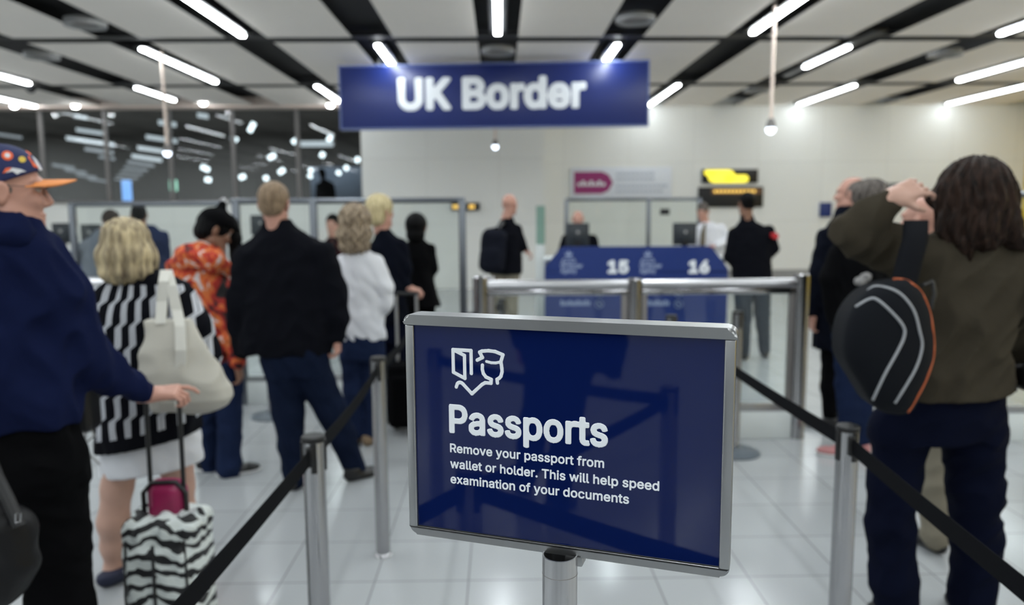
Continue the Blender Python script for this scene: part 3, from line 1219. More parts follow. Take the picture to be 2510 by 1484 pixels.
# ------------------------------------------------------------------ belt barriers
def belt_post(x, y, label, base=False):
    r = empty('belt_post', (x, y, 0), label, 'barrier post', 'steel belt barrier posts')
    bm = bmesh.new()
    lathe(bm, [(0, .004), (.034, .004), (.034, .955), (0, .955)], n=36)
    build('pole', bm, M['steel'], r)
    bm = bmesh.new()
    lathe(bm, [(0, .955), (.036, .955), (.036, .968), (.033, .972), (0, .972)], n=36)
    build('cap', bm, M['black'], r)
    for k in range(4):
        a_ = k * math.pi / 2 + .25
        bm = bmesh.new()
        c, s_ = math.cos(a_), math.sin(a_)
        box(bm, (.030, -.009, .862), (.0385, .009, .957), .002)
        bmesh.ops.rotate(bm, verts=bm.verts, cent=(0, 0, 0), matrix=Matrix.Rotation(a_, 3, 'Z'))
        build('belt_slot', bm, M['black'], r)
    bm = bmesh.new()
    if base:
        lathe(bm, [(0, 0), (.17, 0), (.175, .008), (.15, .02), (.05, .03), (.038, .045), (0, .045)], n=40)
        build('base', bm, mat('grey_base_cover', (92, 100, 108), .35) if 'grey_base_cover' not in bpy.data.materials else bpy.data.materials['grey_base_cover'], r)
    else:
        lathe(bm, [(0, 0), (.043, 0), (.043, .008), (.036, .014), (0, .014)], n=36)
        build('floor_socket', bm, M['steel_bright'], r)
    return r


LX, RXX = -.572, 1.092
belt_post(LX, 2.28, 'nearest steel belt post, left of the passport sign')
belt_post(LX, 3.54, 'slim steel belt post just left of the passport sign, second from the front')
belt_post(-.545, 4.86, 'steel belt post hidden behind the left end of the passport sign')
belt_post(.018, 5.87, 'short looking steel post top before the glass barrier, where the far belt ends')
belt_post(RXX, 2.33, 'steel belt post in front of the legs of the person in the brown jacket')
belt_post(1.105, 4.88, 'steel post top showing above the middle of the passport sign')
belt_post(1.585, 5.04, 'steel belt post with a round grey base at the right edge of the passport sign', True)
belt_post(-1.85, 6.1, 'belt post on a round grey base behind the man in the black jacket', True)


def belt(a, b, label, sag=.02):
    a, b = Vector(a), Vector(b)
    d = (b - a).normalized()
    a, b = a + d * .037, b - d * .037
    nrm = Vector((d.y, -d.x, 0)).normalized() * .0012
    bm = bmesh.new()
    n = 16
    rows = []
    for i in range(n + 1):
        t = i / n
        p = a.lerp(b, t)
        z = p.z - sag * 4 * t * (1 - t)
        rows.append([bm.verts.new((p.x + s_ * nrm.x, p.y + s_ * nrm.y, z + h)) for s_, h in ((-1, -.025), (1, -.025), (1, .025), (-1, .025))])
    for A, B in zip(rows, rows[1:]):
        for k in range(4):
            bm.faces.new((A[k], A[(k + 1) % 4], B[(k + 1) % 4], B[k]))
    bm.faces.new(rows[0])
    bm.faces.new(rows[-1][::-1])
    r = empty('barrier_belt', (a.x, a.y, 0), label, 'barrier belt', 'black barrier belts')
    bmesh.ops.translate(bm, verts=bm.verts, vec=(-a.x, -a.y, 0))
    build('webbing', bm, M['belt'], r)
    for p in (a, b):
        bm = bmesh.new()
        q = p - Vector((a.x, a.y, 0))
        box(bm, (-.011, -.011, -.03), (.011, .011, .03), .003)
        bmesh.ops.translate(bm, verts=bm.verts, vec=q)
        build('end_clip', bm, M['black'], r)


BZ = .915
belt((LX, 2.28, BZ), (-.67, .33, BZ), 'black belt running from the nearest left post out of the bottom edge')
belt((LX, 3.54, BZ), (LX, 2.28, BZ), 'black belt between the two steel posts left of the sign')
belt((-.545, 4.86, BZ), (LX, 3.54, BZ), 'black belt going back from the second left post behind the sign')
belt((.018, 5.87, BZ), (-.545, 4.86, BZ), 'far black belt just above the sign top, ending at the glass barrier')
belt((.94, .3, BZ), (RXX, 2.33, BZ), 'black belt crossing the legs of the person in the brown jacket', .01)
# posts and belts beside and behind the viewer, which the glossy sign mirrors
belt_post(-.67, .33, 'belt post beside the viewer, mirrored at the lower left of the passport sign')
belt_post(.94, .3, 'belt post right of the viewer, end of the belt that crosses the lane')
belt_post(-.69, -.85, 'belt post behind the viewer, mirrored at the right of the passport sign')
belt((-.67, .33, BZ), (.94, .3, BZ), 'belt across the lane before the viewer, mirrored low in the passport sign')
belt((-.67, .33, BZ), (-.69, -.85, BZ), 'belt behind the viewer, mirrored in the middle of the passport sign')
belt((-.69, -.85, BZ), (-2.0, -.9, BZ), 'belt behind the viewer, mirrored at the top right of the passport sign')
belt_post(-2.0, -.9, 'belt post farthest behind the viewer to the left')
belt((RXX, 2.33, BZ), (1.105, 4.88, BZ), 'black belt from the right post going behind the passport sign')


# ------------------------------------------------------------------ steel and glass barriers
def thick_post(bm, x, y, z1, r=.055):
    lathe(bm, [(0, 0), (r, 0), (r, z1 - .008), (r - .008, z1), (0, z1)], (x, y, 0), 32)


br = empty('glass_barrier', (.95, 5.37, 0), 'waist high steel and glass barrier with a thick round handrail, behind the sign', 'barrier')
XS = (-1.085, -.0 + .0, 1.19)
for i, x in enumerate(XS):
    bm = bmesh.new()
    thick_post(bm, x, 0, 1.19 if i != 1 else 1.165)
    build('post', bm, M['steel'], br)
    for dx in ((.07,) if i == 0 else (-.07,) if i == 2 else (-.07, .07)):
        bm = bmesh.new()
        box(bm, (x + dx - .02, -.02, .05), (x + dx + .02, .02, 1.1), .004)
        build('glass_channel', bm, M['mullion'], br)
for x0, x1 in zip(XS, XS[1:]):
    bm = bmesh.new()
    tube(bm, [(x0 + .05, 0, 1.125), (x1 - .05, 0, 1.125)], .034, 28)
    build('handrail', bm, M['steel_bright'], br)
    bm = bmesh.new()
    box(bm, (x0 + .05, -.028, 1.05), (x1 - .05, .028, 1.092), .012)
    build('glass_channel', bm, M['steel'], br)
    bm = bmesh.new()
    box(bm, (x0 + .08, -.006, .25), (x1 - .08, .006, 1.07))
    build('glass_pane', bm, M['glass'], br)
    bm = bmesh.new()
    box(bm, (x0 + .05, -.03, .0), (x1 - .05, .03, .2), .006)
    build('plinth', bm, M['plinth'], br)
    bm = bmesh.new()
    box(bm, (x0 + .05, -.025, .2), (x1 - .05, .025, .26), .004)
    build('glass_clamp', bm, M['alu'], br)
# extra slim tube seen beside the left post
bm = bmesh.new()
thick_post(bm, XS[0] + .075, .16, 1.17, .03)
build('post', bm, M['steel'], br)

b2 = empty('glass_barrier', (-3.2, 6.0, 0), 'waist high steel barrier on the left, mostly behind the woman in the patterned cardigan', 'barrier')
for x in (-.13, .95):
    bm = bmesh.new()
    thick_post(bm, x, 0, 1.2)
    build('post', bm, M['steel'], b2)
bm = bmesh.new()
tube(bm, [(-.08, 0, 1.1), (.9, 0, 1.1)], .05, 28)
build('handrail', bm, M['steel_bright'], b2)
bm = bmesh.new()
box(bm, (-.05, -.006, .2), (.87, .006, 1.07))
build('glass_pane', bm, M['glass'], b2)
bm = bmesh.new()
box(bm, (-.08, -.03, .0), (.9, .03, .2), .006)
build('plinth', bm, M['plinth'], b2)


def glass_fence(x0, x1, y, posts, label, base=True, top=1.735):
    r = empty('glass_fence', ((x0 + x1) / 2, y, 0), label, 'glass screen', 'head high glass screens')
    ox = (x0 + x1) / 2
    for x in posts:
        bm = bmesh.new()
        box(bm, (x - ox - .03, -.03, 0), (x - ox + .03, .03, top), .008)
        build('post', bm, M['steel_dark'], r)
    bm = bmesh.new()
    tube(bm, [(x0 - ox, 0, top), (x1 - ox, 0, top)], .024, 16)
    build('top_rail', bm, M['steel_dark'], r)
    for a_, b_ in zip(posts, posts[1:]):
        bm = bmesh.new()
        box(bm, (a_ - ox + .035, -.006, .24), (b_ - ox - .035, .006, top - .02))
        build('glass_pane', bm, M['glass'], r)
        bm = bmesh.new()
        box(bm, (a_ - ox + .03, -.025, .2), (b_ - ox - .03, .025, .25), .004)
        build('glass_clamp', bm, M['alu'], r)
        bm = bmesh.new()
        box(bm, (a_ - ox + .03, -.03, 0), (b_ - ox - .03, .03, .2), .004)
        build('plinth', bm, M['plinth'], r)
    return r


f1 = glass_fence(-4.52, -2.9, 8.2, (-4.49, -2.93), 'glass screen at the far left behind the blonde woman, with a ball ended rail')
bm = bmesh.new()
bmesh.ops.create_uvsphere(bm, u_segments=16, v_segments=10, radius=.045)
bmesh.ops.translate(bm, verts=bm.verts, vec=(.81, 0, 1.75))
build('rail_end', bm, M['steel'], f1)
glass_fence(-2.24, -.29, 6.5, (-2.2, -1.555, -.31), 'glass screen behind the queue, ending left of the bald man with a backpack')
glass_fence(3.38, 5.8, 5.25, (3.41, 5.77), 'glass screen at the right edge behind the person in the brown jacket')
glass_fence(1.02, 3.1, 11.8, (1.03, 2.29, 3.07), 'glass screen behind the counter of desks 15 and 16', top=1.8)
p = at(1325, 555, 11.4)
bm = bmesh.new()
box(bm, (-.065, -.01, -.27), (.065, .01, .3))
bmesh.ops.translate(bm, verts=bm.verts, vec=(0, 0, p.z))
r = empty('glass_screen', (p.x, 11.4, 0), 'narrow upright greenish glass panel left of desk 15', 'glass panel')
build('pane', bm, glass('green_glass', (.62, .78, .74)), r)
bm = bmesh.new()
box(bm, (-.07, -.03, 0), (.07, .03, p.z - .27), .004)
build('stand', bm, M['plinth'], r)

# ------------------------------------------------------------------ desks
desk = empty('control_desk', (1.8, 10, 0), 'blue double control desk with numbers 15 and 16 on its front', 'desk')


def dk(px, py):
    p = at(px, py, 10)
    return (p.x - 1.8, p.z)


bm = bmesh.new()
pts = [(-1.21, .84), (-1.21, .9), (-1.0, 1.155), (-.955, 1.17), (.93, 1.165), (.98, 1.15), (1.2, .87), (1.2, .82)]
prism(bm, pts, lambda x, z: (x, 0, z), lambda x, z: (x, .05, z))
build('upper_panel', bm, M['desk_blue'], desk, None)
bm = bmesh.new()
box(bm, (-1.21, .0, .1), (1.2, .05, .835))
build('lower_panel', bm, M['desk_blue'], desk, None)
bm = bmesh.new()
box(bm, (-1.18, .05, 0), (1.17, .5, .1))
build('plinth', bm, M['mullion'], desk)
bm = bmesh.new()
box(bm, (-1.18, .06, .1), (1.17, .1, 1.0))
build('back_panel', bm, M['plinth'], desk)
bm = bmesh.new()
box(bm, (-1.2, .06, .98), (1.19, .58, 1.02), .008)
build('worktop', bm, M['plinth'], desk)
bm = bmesh.new()
for x in (-1.18, 1.13):
    box(bm, (x, .06, .1), (x + .04, .55, .98))
build('side_panel', bm, M['desk_blue'], desk)
for s_, (xa, xb) in (('15', (1489, 1541)), ('16', (1687, 1739))):
    a_, b_ = dk(xa, 671), dk(xb, 671)
    lettering('number', s_, a_[0], b_[0], a_[1], .175, -.004, M['white_print'], desk, .05, .004)
for x0 in (1374, 1568):
    c = dk(x0 + 20, 628)
    bm = bmesh.new()                                             # crown over a shield outline
    prism(bm, [(c[0] + x * .01, c[1] + z * .01) for x, z in ((-4, 0), (-5, 5), (-2, 3), (0, 8), (2, 3), (5, 5), (4, 0))], lambda x, z: (x, -.004, z), lambda x, z: (x, 0, z))
    stroke(bm, [(c[0] - .09, c[1] - .075), (c[0] - .06, c[1] - .03), (c[0] + .06, c[1] - .03), (c[0] + .09, c[1] - .075), (c[0] - .09, c[1] - .085)], .018, -.004, 0)
    build('crest', bm, M['grey_print'], desk, None)
    l = dk(x0, 658)
    lettering('lettering', 'UK Border', l[0], l[0] + .29, l[1], .062, -.004, M['grey_print'], desk, .03, .004)
    l = dk(x0, 670)
    lettering('lettering', 'Agency', l[0], l[0] + .21, l[1], .062, -.004, M['grey_print'], desk, .03, .004)
    for py, n_, wd in ((722, 7, .27), (750, 11, .40)):             # unreadable lines of small words and a round symbol
        l = dk(x0, py)
        bm = bmesh.new()
        for i in range(n_):
            q = l[0] + wd * i / n_
            box(bm, (q, -.004, l[1]), (q + wd / n_ * .72, 0, l[1] + (.055 if i % 3 else .075)))
        build('small_print', bm, M['grey_print'], desk, None)
        c = dk(x0 + 95, py - 4)
        bm = bmesh.new()
        stroke(bm, [(c[0] + .05 * math.cos(t * .524), c[1] + .05 * math.sin(t * .524)) for t in range(13)] , .016, -.004, 0)
        stroke(bm, [(c[0] - .035, c[1] + .035), (c[0] + .035, c[1] - .035)], .014, -.004, 0)
        build('round_symbol', bm, M['grey_print'], desk, None)


def monitor(px, py, Y, w_, h_, label, zt):
    p = at(px, py, Y)
    r = empty('monitor', (p.x, Y, zt), label, 'monitor')
    z = p.z - zt
    bm = bmesh.new()
    box(bm, (-w_ / 2, 0, z - h_ / 2), (w_ / 2, .045, z + h_ / 2), .012)
    box(bm, (-w_ * .3, -.03, z - h_ * .3), (w_ * .3, .01, z + h_ * .25), .015)
    build('case', bm, mat('dark_monitor_case', (38, 44, 50), .5) if 'dark_monitor_case' not in bpy.data.materials else bpy.data.materials['dark_monitor_case'], r)
    bm = bmesh.new()
    box(bm, (-w_ / 2 + .02, .045, z - h_ / 2 + .02), (w_ / 2 - .02, .047, z + h_ / 2 - .02))
    build('screen', bm, M['black'], r)
    bm = bmesh.new()
    box(bm, (-.04, -.01, .0), (.04, .02, z), .006)
    build('stand', bm, M['black'], r)
    bm = bmesh.new()
    lathe(bm, [(0, 0), (.11, 0), (.11, .012), (.03, .02), (0, .02)])
    build('base', bm, M['black'], r)
    bm = bmesh.new()
    lathe(bm, [(0, 0), (.022, 0), (.022, .004), (0, .004)], n=18)
    bmesh.ops.rotate(bm, verts=bm.verts, cent=(0, 0, 0), matrix=Matrix.Rotation(math.pi / 2, 3, 'X'))
    bmesh.ops.translate(bm, verts=bm.verts, vec=(0, -.03, z + .03))
    build('badge', bm, M['skirting'], r)
    return r


monitor(1416, 575, 10.3, .31, .3, 'dark back of a monitor in front of the bald officer at desk 15', 1.02)
monitor(1679, 574, 10.3, .32, .3, 'dark back of a monitor beside the officer in the white shirt at desk 16', 1.02)

d2 = empty('control_desk', (-5.6, 9.4, 0), 'blue control desk at the far left behind the man in the cap', 'desk')
bm = bmesh.new()
prism(bm, [(-1.5, .8), (-1.5, 1.18), (.38, 1.18), (.68, .86), (.68, .8)], lambda x, z: (x, 0, z), lambda x, z: (x, .05, z))
build('upper_panel', bm, M['desk_blue'], d2, None)
bm = bmesh.new()
box(bm, (-1.5, 0, 0), (.68, .05, .8))
build('lower_panel', bm, M['desk_blue'], d2, None)
bm = bmesh.new()
box(bm, (-1.5, .05, 1.0), (.6, .8, 1.04), .008)
build('worktop', bm, M['plinth'], d2)
bm = bmesh.new()
box(bm, (-1.5, -.02, 1.18), (.4, .12, 1.21), .006)
build('ledge', bm, M['plinth'], d2)
monitor(152, 572, 9.9, .26, .26, 'dark monitor on the left blue desk beside the face of the man in the cap', 1.04)
monitor(222, 575, 9.95, .26, .26, 'dark monitor on the left blue desk beside the grey hooded person', 1.04)
d3 = empty('control_desk', (-3.1, 10.6, 0), 'pale counter far behind the man in the black jacket', 'desk')
bm = bmesh.new()
box(bm, (-.6, 0, 0), (1.4, .05, 1.1), .01)
build('front_panel', bm, M['plinth'], d3)
bm = bmesh.new()
box(bm, (-.62, -.03, 1.1), (1.42, .6, 1.14), .008)
build('worktop', bm, M['plinth'], d3)
monitor(640, 552, 10.8, .3, .28, 'dark monitor showing left of the neck of the man in the black jacket', 1.14)


# ------------------------------------------------------------------ signs on the back wall
def wall_board(name, c0, c1, m, label, cat, y=17.898, d=.05):
    a_, b_ = at(c0[0], c0[1], y), at(c1[0], c1[1], y)
    o = Vector(((a_.x + b_.x) / 2, y, (a_.z + b_.z) / 2))
    r = empty(name, o, label, cat)
    w_, h_ = (b_.x - a_.x) / 2, (a_.z - b_.z) / 2
    bm = bmesh.new()
    box(bm, (-w_, -d, -h_), (w_, 0, h_), .006)
    build('board', bm, m, r)
    return r, w_, h_


M['board_white'] = mat('pale_board', (226, 230, 238), .5, var=.02)
r, w_, h_ = wall_board('direction_board', (1398, 411), (1645, 485), M['board_white'], 'pale board with a magenta arrow on the back wall', 'sign')
bm = bmesh.new()
ax0, ax1, az = -w_ + .08, -w_ + .98, .25
prism(bm, [(ax0, -az), (ax0, az), (ax1 - .25, az), (ax1 - .1, az * .72), (ax1, 0), (ax1 - .1, -az * .72), (ax1 - .25, -az)], lambda x, z: (x, -.056, z), lambda x, z: (x, -.05, z))
tag(build('arrow', bm, mat('magenta_print', (152, 44, 110), .5), r, None), 'magenta arrow pointing right')
bm = bmesh.new()
for i in range(7):
    box(bm, (ax0 + .08 + i * .095, -.06, -.075), (ax0 + .08 + i * .095 + .07, -.056, .05 if i % 2 else .0))
build('arrow_word', bm, M['white_print'], r, None)
bm = bmesh.new()
for j, (z, n_) in enumerate(((.2, 9), (.08, 9), (-.08, 12), (-.2, 11))):
    for i in range(n_):
        box(bm, (-.12 + i * .1, -.054, z - .035), (-.12 + i * .1 + .08, -.05, z + .035))
build('small_print', bm, mat('pale_grey_print', (196, 202, 214), .5), r, None)

r, w_, h_ = wall_board('lit_sign', (1720, 416), (1856, 449), M['black'], 'black sign with bright yellow lettering patch on the back wall', 'sign')
bm = bmesh.new()
for x0, x1, z0, z1 in ((-.6, -.36, .02, .15), (-.5, .1, -.15, .15), (-.12, .42, -.15, .03)):
    rr = (z1 - z0) / 2 * .9
    stroke(bm, [(x0 + rr, (z0 + z1) / 2), (x1 - rr, (z0 + z1) / 2)], z1 - z0, -.056, -.05, 8)
tag(build('yellow_lettering', bm, emit('lit_yellow', (1.0, .86, .05), .85), r, None), 'solid bright yellow patch')
r, w_, h_ = wall_board('lit_sign', (1711, 459), (1868, 508), M['black'], 'lower black display with a brown text strip, under the yellow sign', 'display')
bm = bmesh.new()
box(bm, (-w_ + .3, -.056, h_ - .17), (w_ - .04, -.05, h_ - .03))
build('text_strip', bm, mat('brown_display', (120, 84, 52), .5), r, None)
bm = bmesh.new()
for i in range(11):
    box(bm, (-w_ + .36 + i * .09, -.06, h_ - .13), (-w_ + .42 + i * .09, -.056, h_ - .07))
build('text', bm, M['led_amber'], r, None)
r, w_, h_ = wall_board('led_display', (1106, 498), (1176, 516), M['black'], 'small black display with amber text behind the end post of the glass screen', 'display', 16.198, .08)
for x0, x1 in ((-.26, -.1), (.08, .2)):
    bm = bmesh.new()
    for i in range(3):
        q = (x1 - x0) / 3
        box(bm, (x0 + i * q, -.086, -.04), (x0 + i * q + q * .7, -.08, .04))
    build('text', bm, M['led_amber'], r, None)
wall_board('wall_sign', (2009, 497), (2036, 532), M['desk_blue'], 'small blue sign on the back wall left of the balding man', 'sign')
for c0, c1, lab in (((2134, 449), (2178, 472), 'dark grey plate on the back wall, left of the raised hand'), ((2184, 449), (2232, 472), 'dark grey plate on the back wall, above the raised hand')):
    wall_board('wall_plate', c0, c1, mat('dark_grey_plate', (82, 86, 86), .5), lab, 'wall plate')
r, w_, h_ = wall_board('notice', (1618, 512), (1641, 527), M['rail_black'], 'small dark notice fixed on the glass behind the desks', 'notice', 11.78, .012)
# ------------------------------------------------------------------ the queue on the left
V = lambda *a: np.array(a, float)
M['navy_hood'] = cloth('navy_sweatshirt', (17, 24, 54))
M['black_cloth'] = cloth('black_cloth', (8, 8, 10))
M['black_jacket'] = cloth('black_jacket_cloth', (13, 14, 20))
M['navy_coat'] = cloth('dark_navy_coat', (11, 14, 24))
M['denim'] = cloth('blue_denim', (26, 36, 62), .35)
M['denim_dark'] = cloth('dark_denim', (17, 25, 44), .35)
M['denim_black'] = cloth('navy_denim', (9, 13, 30), .3)
M['white_cloth'] = cloth('white_cotton', (212, 213, 218), .04, bump=.35)
M['grey_cloth'] = cloth('grey_fleece', (112, 118, 128), .1)
M['khaki'] = cloth('khaki_cotton', (128, 122, 108), .1)
M['olive'] = cloth('olive_brown_cotton', (58, 53, 44), .12)
M['shoe_black'] = mat('black_leather', (10, 10, 12), .35)
M['shoe_tan'] = mat('tan_suede', (120, 100, 78), .7)
M['sole_white'] = mat('white_rubber', (200, 200, 200), .6)
M['hair_blond'] = hairmat('blonde_hair', (92, 80, 66), (206, 188, 150), 34)
M['hair_ash'] = hairmat('ash_hair', (86, 72, 60), (176, 158, 134), 50)
M['hair_sand'] = hairmat('sandy_hair', (104, 86, 68), (150, 128, 104), 60)
M['hair_light'] = hairmat('light_blond_hair', (150, 134, 96), (222, 208, 166), 50)
M['hair_black'] = hairmat('black_hair', (4, 4, 5), (11, 11, 13), 50, spec=.1)
M['hair_brown'] = hairmat('dark_brown_hair', (18, 13, 11), (54, 39, 32), 60, spec=.12)
M['hair_grey'] = hairmat('grey_brown_hair', (58, 52, 49), (112, 104, 98), 50)
M['hair_dbrown'] = hairmat('short_brown_hair', (30, 24, 20), (58, 46, 38), 50)


def knit_mat(zneck, zhem, slope):
    """black knit with white upright bars that jog sideways from band to band"""
    N = Nodes('black_white_knit')
    tc = N.n('ShaderNodeTexCoord')
    sp = N.n('ShaderNodeSeparateXYZ', {0: tc.outputs['Object']})
    x, y, z = sp.outputs
    H_, P_ = .098, .092
    zb = N.math('DIVIDE', N.math('MULTIPLY_ADD', x, -.12, z), H_)
    fl = N.math('FLOOR', zb)
    fr = N.math('FRACT', zb)
    jog = N.n('ShaderNodeMapRange', {0: fr, 1: .0, 2: .26, 3: 0.0, 4: 1.0}, interpolation_type='SMOOTHSTEP').outputs[0]
    sh = N.math('MULTIPLY', N.math('ADD', fl, jog), -.036)
    ang = N.math('MULTIPLY', N.math('ARCTAN2', x, N.math('MULTIPLY', y, -1.0)), .2)
    u = N.math('DIVIDE', N.math('ADD', N.math('MULTIPLY', N.math('ADD', ang, x), .62), sh), P_)
    f = N.math('FRACT', u)
    bar = N.math('LESS_THAN', N.math('ABSOLUTE', N.math('SUBTRACT', f, .5)), .20)
    gap = N.math('LESS_THAN', N.math('ABSOLUTE', N.math('SUBTRACT', f, .5)), .018)
    rib = N.math('SINE', N.math('MULTIPLY', z, 900))
    body = N.math('MULTIPLY', N.math('LESS_THAN', N.math('MULTIPLY_ADD', x, -slope[0], z), zneck), N.math('GREATER_THAN', N.math('MULTIPLY_ADD', x, -slope[1], z), zhem))
    m = N.math('MULTIPLY', N.math('MULTIPLY', bar, N.math('SUBTRACT', 1.0, gap)), body)
    white = N.mix(N.math('MULTIPLY_ADD', rib, .2, .3), lin((206, 208, 214)), lin((150, 154, 164)))
    N.put(N.b, 'Base Color', N.mix(m, lin((13, 14, 20)), white))
    N.put(N.b, 'Roughness', .95)
    N.put(N.b, 'Specular IOR Level', .1)
    N.bump(N.math('MULTIPLY_ADD', rib, .3, N.noise(tc.outputs['Object'], 90, 2)), .3, .01)
    return N.m


def print_mat():
    """orange, red, black and white sprawling print"""
    N = Nodes('orange_printed_cloth')
    v = N.coord((1, 1, .8))
    f = N.noise(v, 7.5, 2, .5, 1.8)
    g = N.noise(v, 21, 2, .5, .8)
    c = N.ramp(N.math('MULTIPLY_ADD', g, .35, N.math('MULTIPLY', f, .75)),
               [(.40, lin((14, 12, 14))), (.46, lin((34, 16, 16))), (.475, lin((140, 28, 22))), (.55, lin((176, 44, 24))), (.57, lin((206, 100, 44))), (.64, lin((196, 110, 60))), (.66, lin((200, 190, 190)))], 'LINEAR')
    N.put(N.b, 'Base Color', c)
    N.put(N.b, 'Roughness', .8)
    N.bump(N.noise(v, 14, 2), .25, .03)
    return N.m


def zebra_mat():
    N = Nodes('zebra_print')
    tc = N.n('ShaderNodeTexCoord')
    sp = N.n('ShaderNodeSeparateXYZ', {0: tc.outputs['Object']})
    x, y, z = sp.outputs
    ax = N.math('ABSOLUTE', x)
    nz = N.noise(tc.outputs['Object'], 11, 2, .5, .6)
    ph = N.math('ADD', N.math('MULTIPLY', z, 118), N.math('MULTIPLY', nz, 11))
    ph = N.math('ADD', ph, N.math('MULTIPLY', ax, 34))
    s_ = N.math('SINE', ph)
    black = N.math('LESS_THAN', s_, N.math('MULTIPLY_ADD', nz, 1.3, -.72))
    N.put(N.b, 'Base Color', N.mix(black, lin((200, 206, 204)), lin((14, 14, 18))))
    N.put(N.b, 'Roughness', .6)
    N.bump(N.noise(tc.outputs['Object'], 30, 2), .3, .02)
    return N.m


# ---- man in the cap
A = Fig(30, 2.4, 'man in a navy hooded sweatshirt and navy cap with orange brim, left foreground', res=.008)
hd = A.head(16, 472, yaw=-58, pitch=-3, sc=1.06, neck=(18, 560, 0), res=.0045)
hw = (366, 968, .26)
hand = A.hand(*hw, (.92, .1, .08), (.25, .35, -1), (.1, .7, .45), curl=.85, index=.35, sc=1.0, fore=(300, 925, .2), res=.003)
body = A.body([hd, hand], M['skin_ruddy'], [[(20, 560, 0, 50), (-20, 800, 0, 90), (-20, 1000, 0, 80), (-90, 1500, 0, 50), (-90, 1700, 0, 40)], [(-20, 1000, 0, 80), (120, 1350, 0, 50), (130, 1700, .1, 40)],
                                         [(60, 640, 0, 40), (190, 850, .06, 32), (330, 945, .22, 24)]])
A.eyes(body)
F = A.hair_field(.005)
F.ell((0, -.03, .02), (.079, .086, .08), k=.01)
F.ell((0, .1, -.02), (.1, .088, .2), k=.006, op='s')
F.cut((0, 0, -.035), (0, 0, -1))
F.cut((0, 0, .05), (0, 0, 1))
F.disp(strands(A.ho, .002, 40, 3))
F.frame()
soft('hair', F, M['hair_grey'], A.root)
# cap
F = Field(.005, .01).frame(A.ho, A.hR @ rotm(0, .08), A.hs)
F.ell((0, -.008, .045), (.088, .108, .094))
F.ell((0, -.045, .0), (.083, .068, .06))
F.cut((0, 0, .03), (0, .35, -1))
F.frame()
cap = soft('cap', F, mat('navy_cap', (24, 33, 78), .8, bump=.1), A.root)
cR = A.hR @ rotm(0, .08)
bm = bmesh.new()
rows = []
for j in range(5):
    q = j / 4
    row = []
    for i in range(15):
        t = math.pi * (i / 14)
        p = V(.079 * math.cos(t), .058 + (.035 + .088 * q) * math.sin(t) ** .8 - .012 * (1 - q), .036 - .012 * q - .02 * math.cos(t) ** 2 + .012 * q)
        row.append(p)
    rows.append(row)
tops = [[bm.verts.new(A.ho + cR @ (p * A.hs)) for p in r_] for r_ in rows]
bots = [[bm.verts.new(A.ho + cR @ ((p - V(0, 0, .004)) * A.hs)) for p in r_] for r_ in rows]
for L_ in (tops, bots):
    for a_, b_ in zip(L_, L_[1:]):
        for i in range(14):
            bm.faces.new((a_[i], a_[i + 1], b_[i + 1], b_[i]))
for i in range(14):
    bm.faces.new((tops[-1][i], tops[-1][i + 1], bots[-1][i + 1], bots[-1][i]))
    bm.faces.new((tops[0][i], tops[0][i + 1], bots[0][i + 1], bots[0][i]))
for i in (0, 14):
    for j in range(4):
        bm.faces.new((tops[j][i], tops[j + 1][i], bots[j + 1][i], bots[j][i]))
tag(build('brim', bm, mat('orange_brim', (226, 140, 74), .7), cap, 60), 'orange brim')


def cap_patch(name, m, pts2, lift=.002):
    """an embroidered patch lying on the cap: outline given as (forward, up) on the wearer's right side"""
    bm = bmesh.new()
    A_, B_ = [], []
    for (f_, u_) in pts2:
        y_, z_ = f_, u_
        e = 1 - ((y_ + .008) / .108) ** 2 - ((z_ - .045) / .094) ** 2
        x_ = .088 * math.sqrt(max(e, .0))
        nn = V(x_ / .088 ** 2, (y_ + .008) / .108 ** 2, (z_ - .045) / .094 ** 2)
        nn /= np.linalg.norm(nn)
        p = V(x_, y_, z_)
        A_.append(bm.verts.new(A.ho + cR @ ((p + nn * lift) * A.hs)))
        B_.append(bm.verts.new(A.ho + cR @ ((p - nn * .006) * A.hs)))
    bm.faces.new(A_)
    bm.faces.new(B_[::-1])
    for i in range(len(A_)):
        j = (i + 1) % len(A_)
        bm.faces.new((A_[i], B_[i], B_[j], A_[j]))
    return build(name, bm, m, cap, None)


m_or = mat('orange_thread', (222, 96, 48), .7)
m_wh = mat('white_thread', (206, 206, 210), .7)
m_ye = mat('yellow_thread', (208, 178, 70), .7)
circ = lambda cx, cz, r, n=12: [(cx + r * math.cos(6.2832 * i / n), cz + r * math.sin(6.2832 * i / n)) for i in range(n)]
cap_patch('round_patch', m_or, circ(.012, .100, .0135))
cap_patch('round_patch', m_wh, circ(.012, .100, .0065), .003)
cap_patch('yellow_patch', m_ye, circ(.046, .09, .009, 8))
cap_patch('emblem', m_wh, [(.002, .052), (.02, .066), (.04, .062), (.052, .056), (.04, .054), (.03, .048), (.02, .056)])
cap_patch('emblem', m_or, [(-.004, .05), (.004, .064), (.018, .067), (.012, .058), (.004, .054)], .003)
cap_patch('front_patch', m_or, [(.058, .118), (.068, .11), (.085, .066), (.072, .07), (.062, .095)])
cap_patch('front_patch', m_wh, [(.072, .1), (.08, .09), (.092, .062), (.086, .06), (.078, .078)], .003)
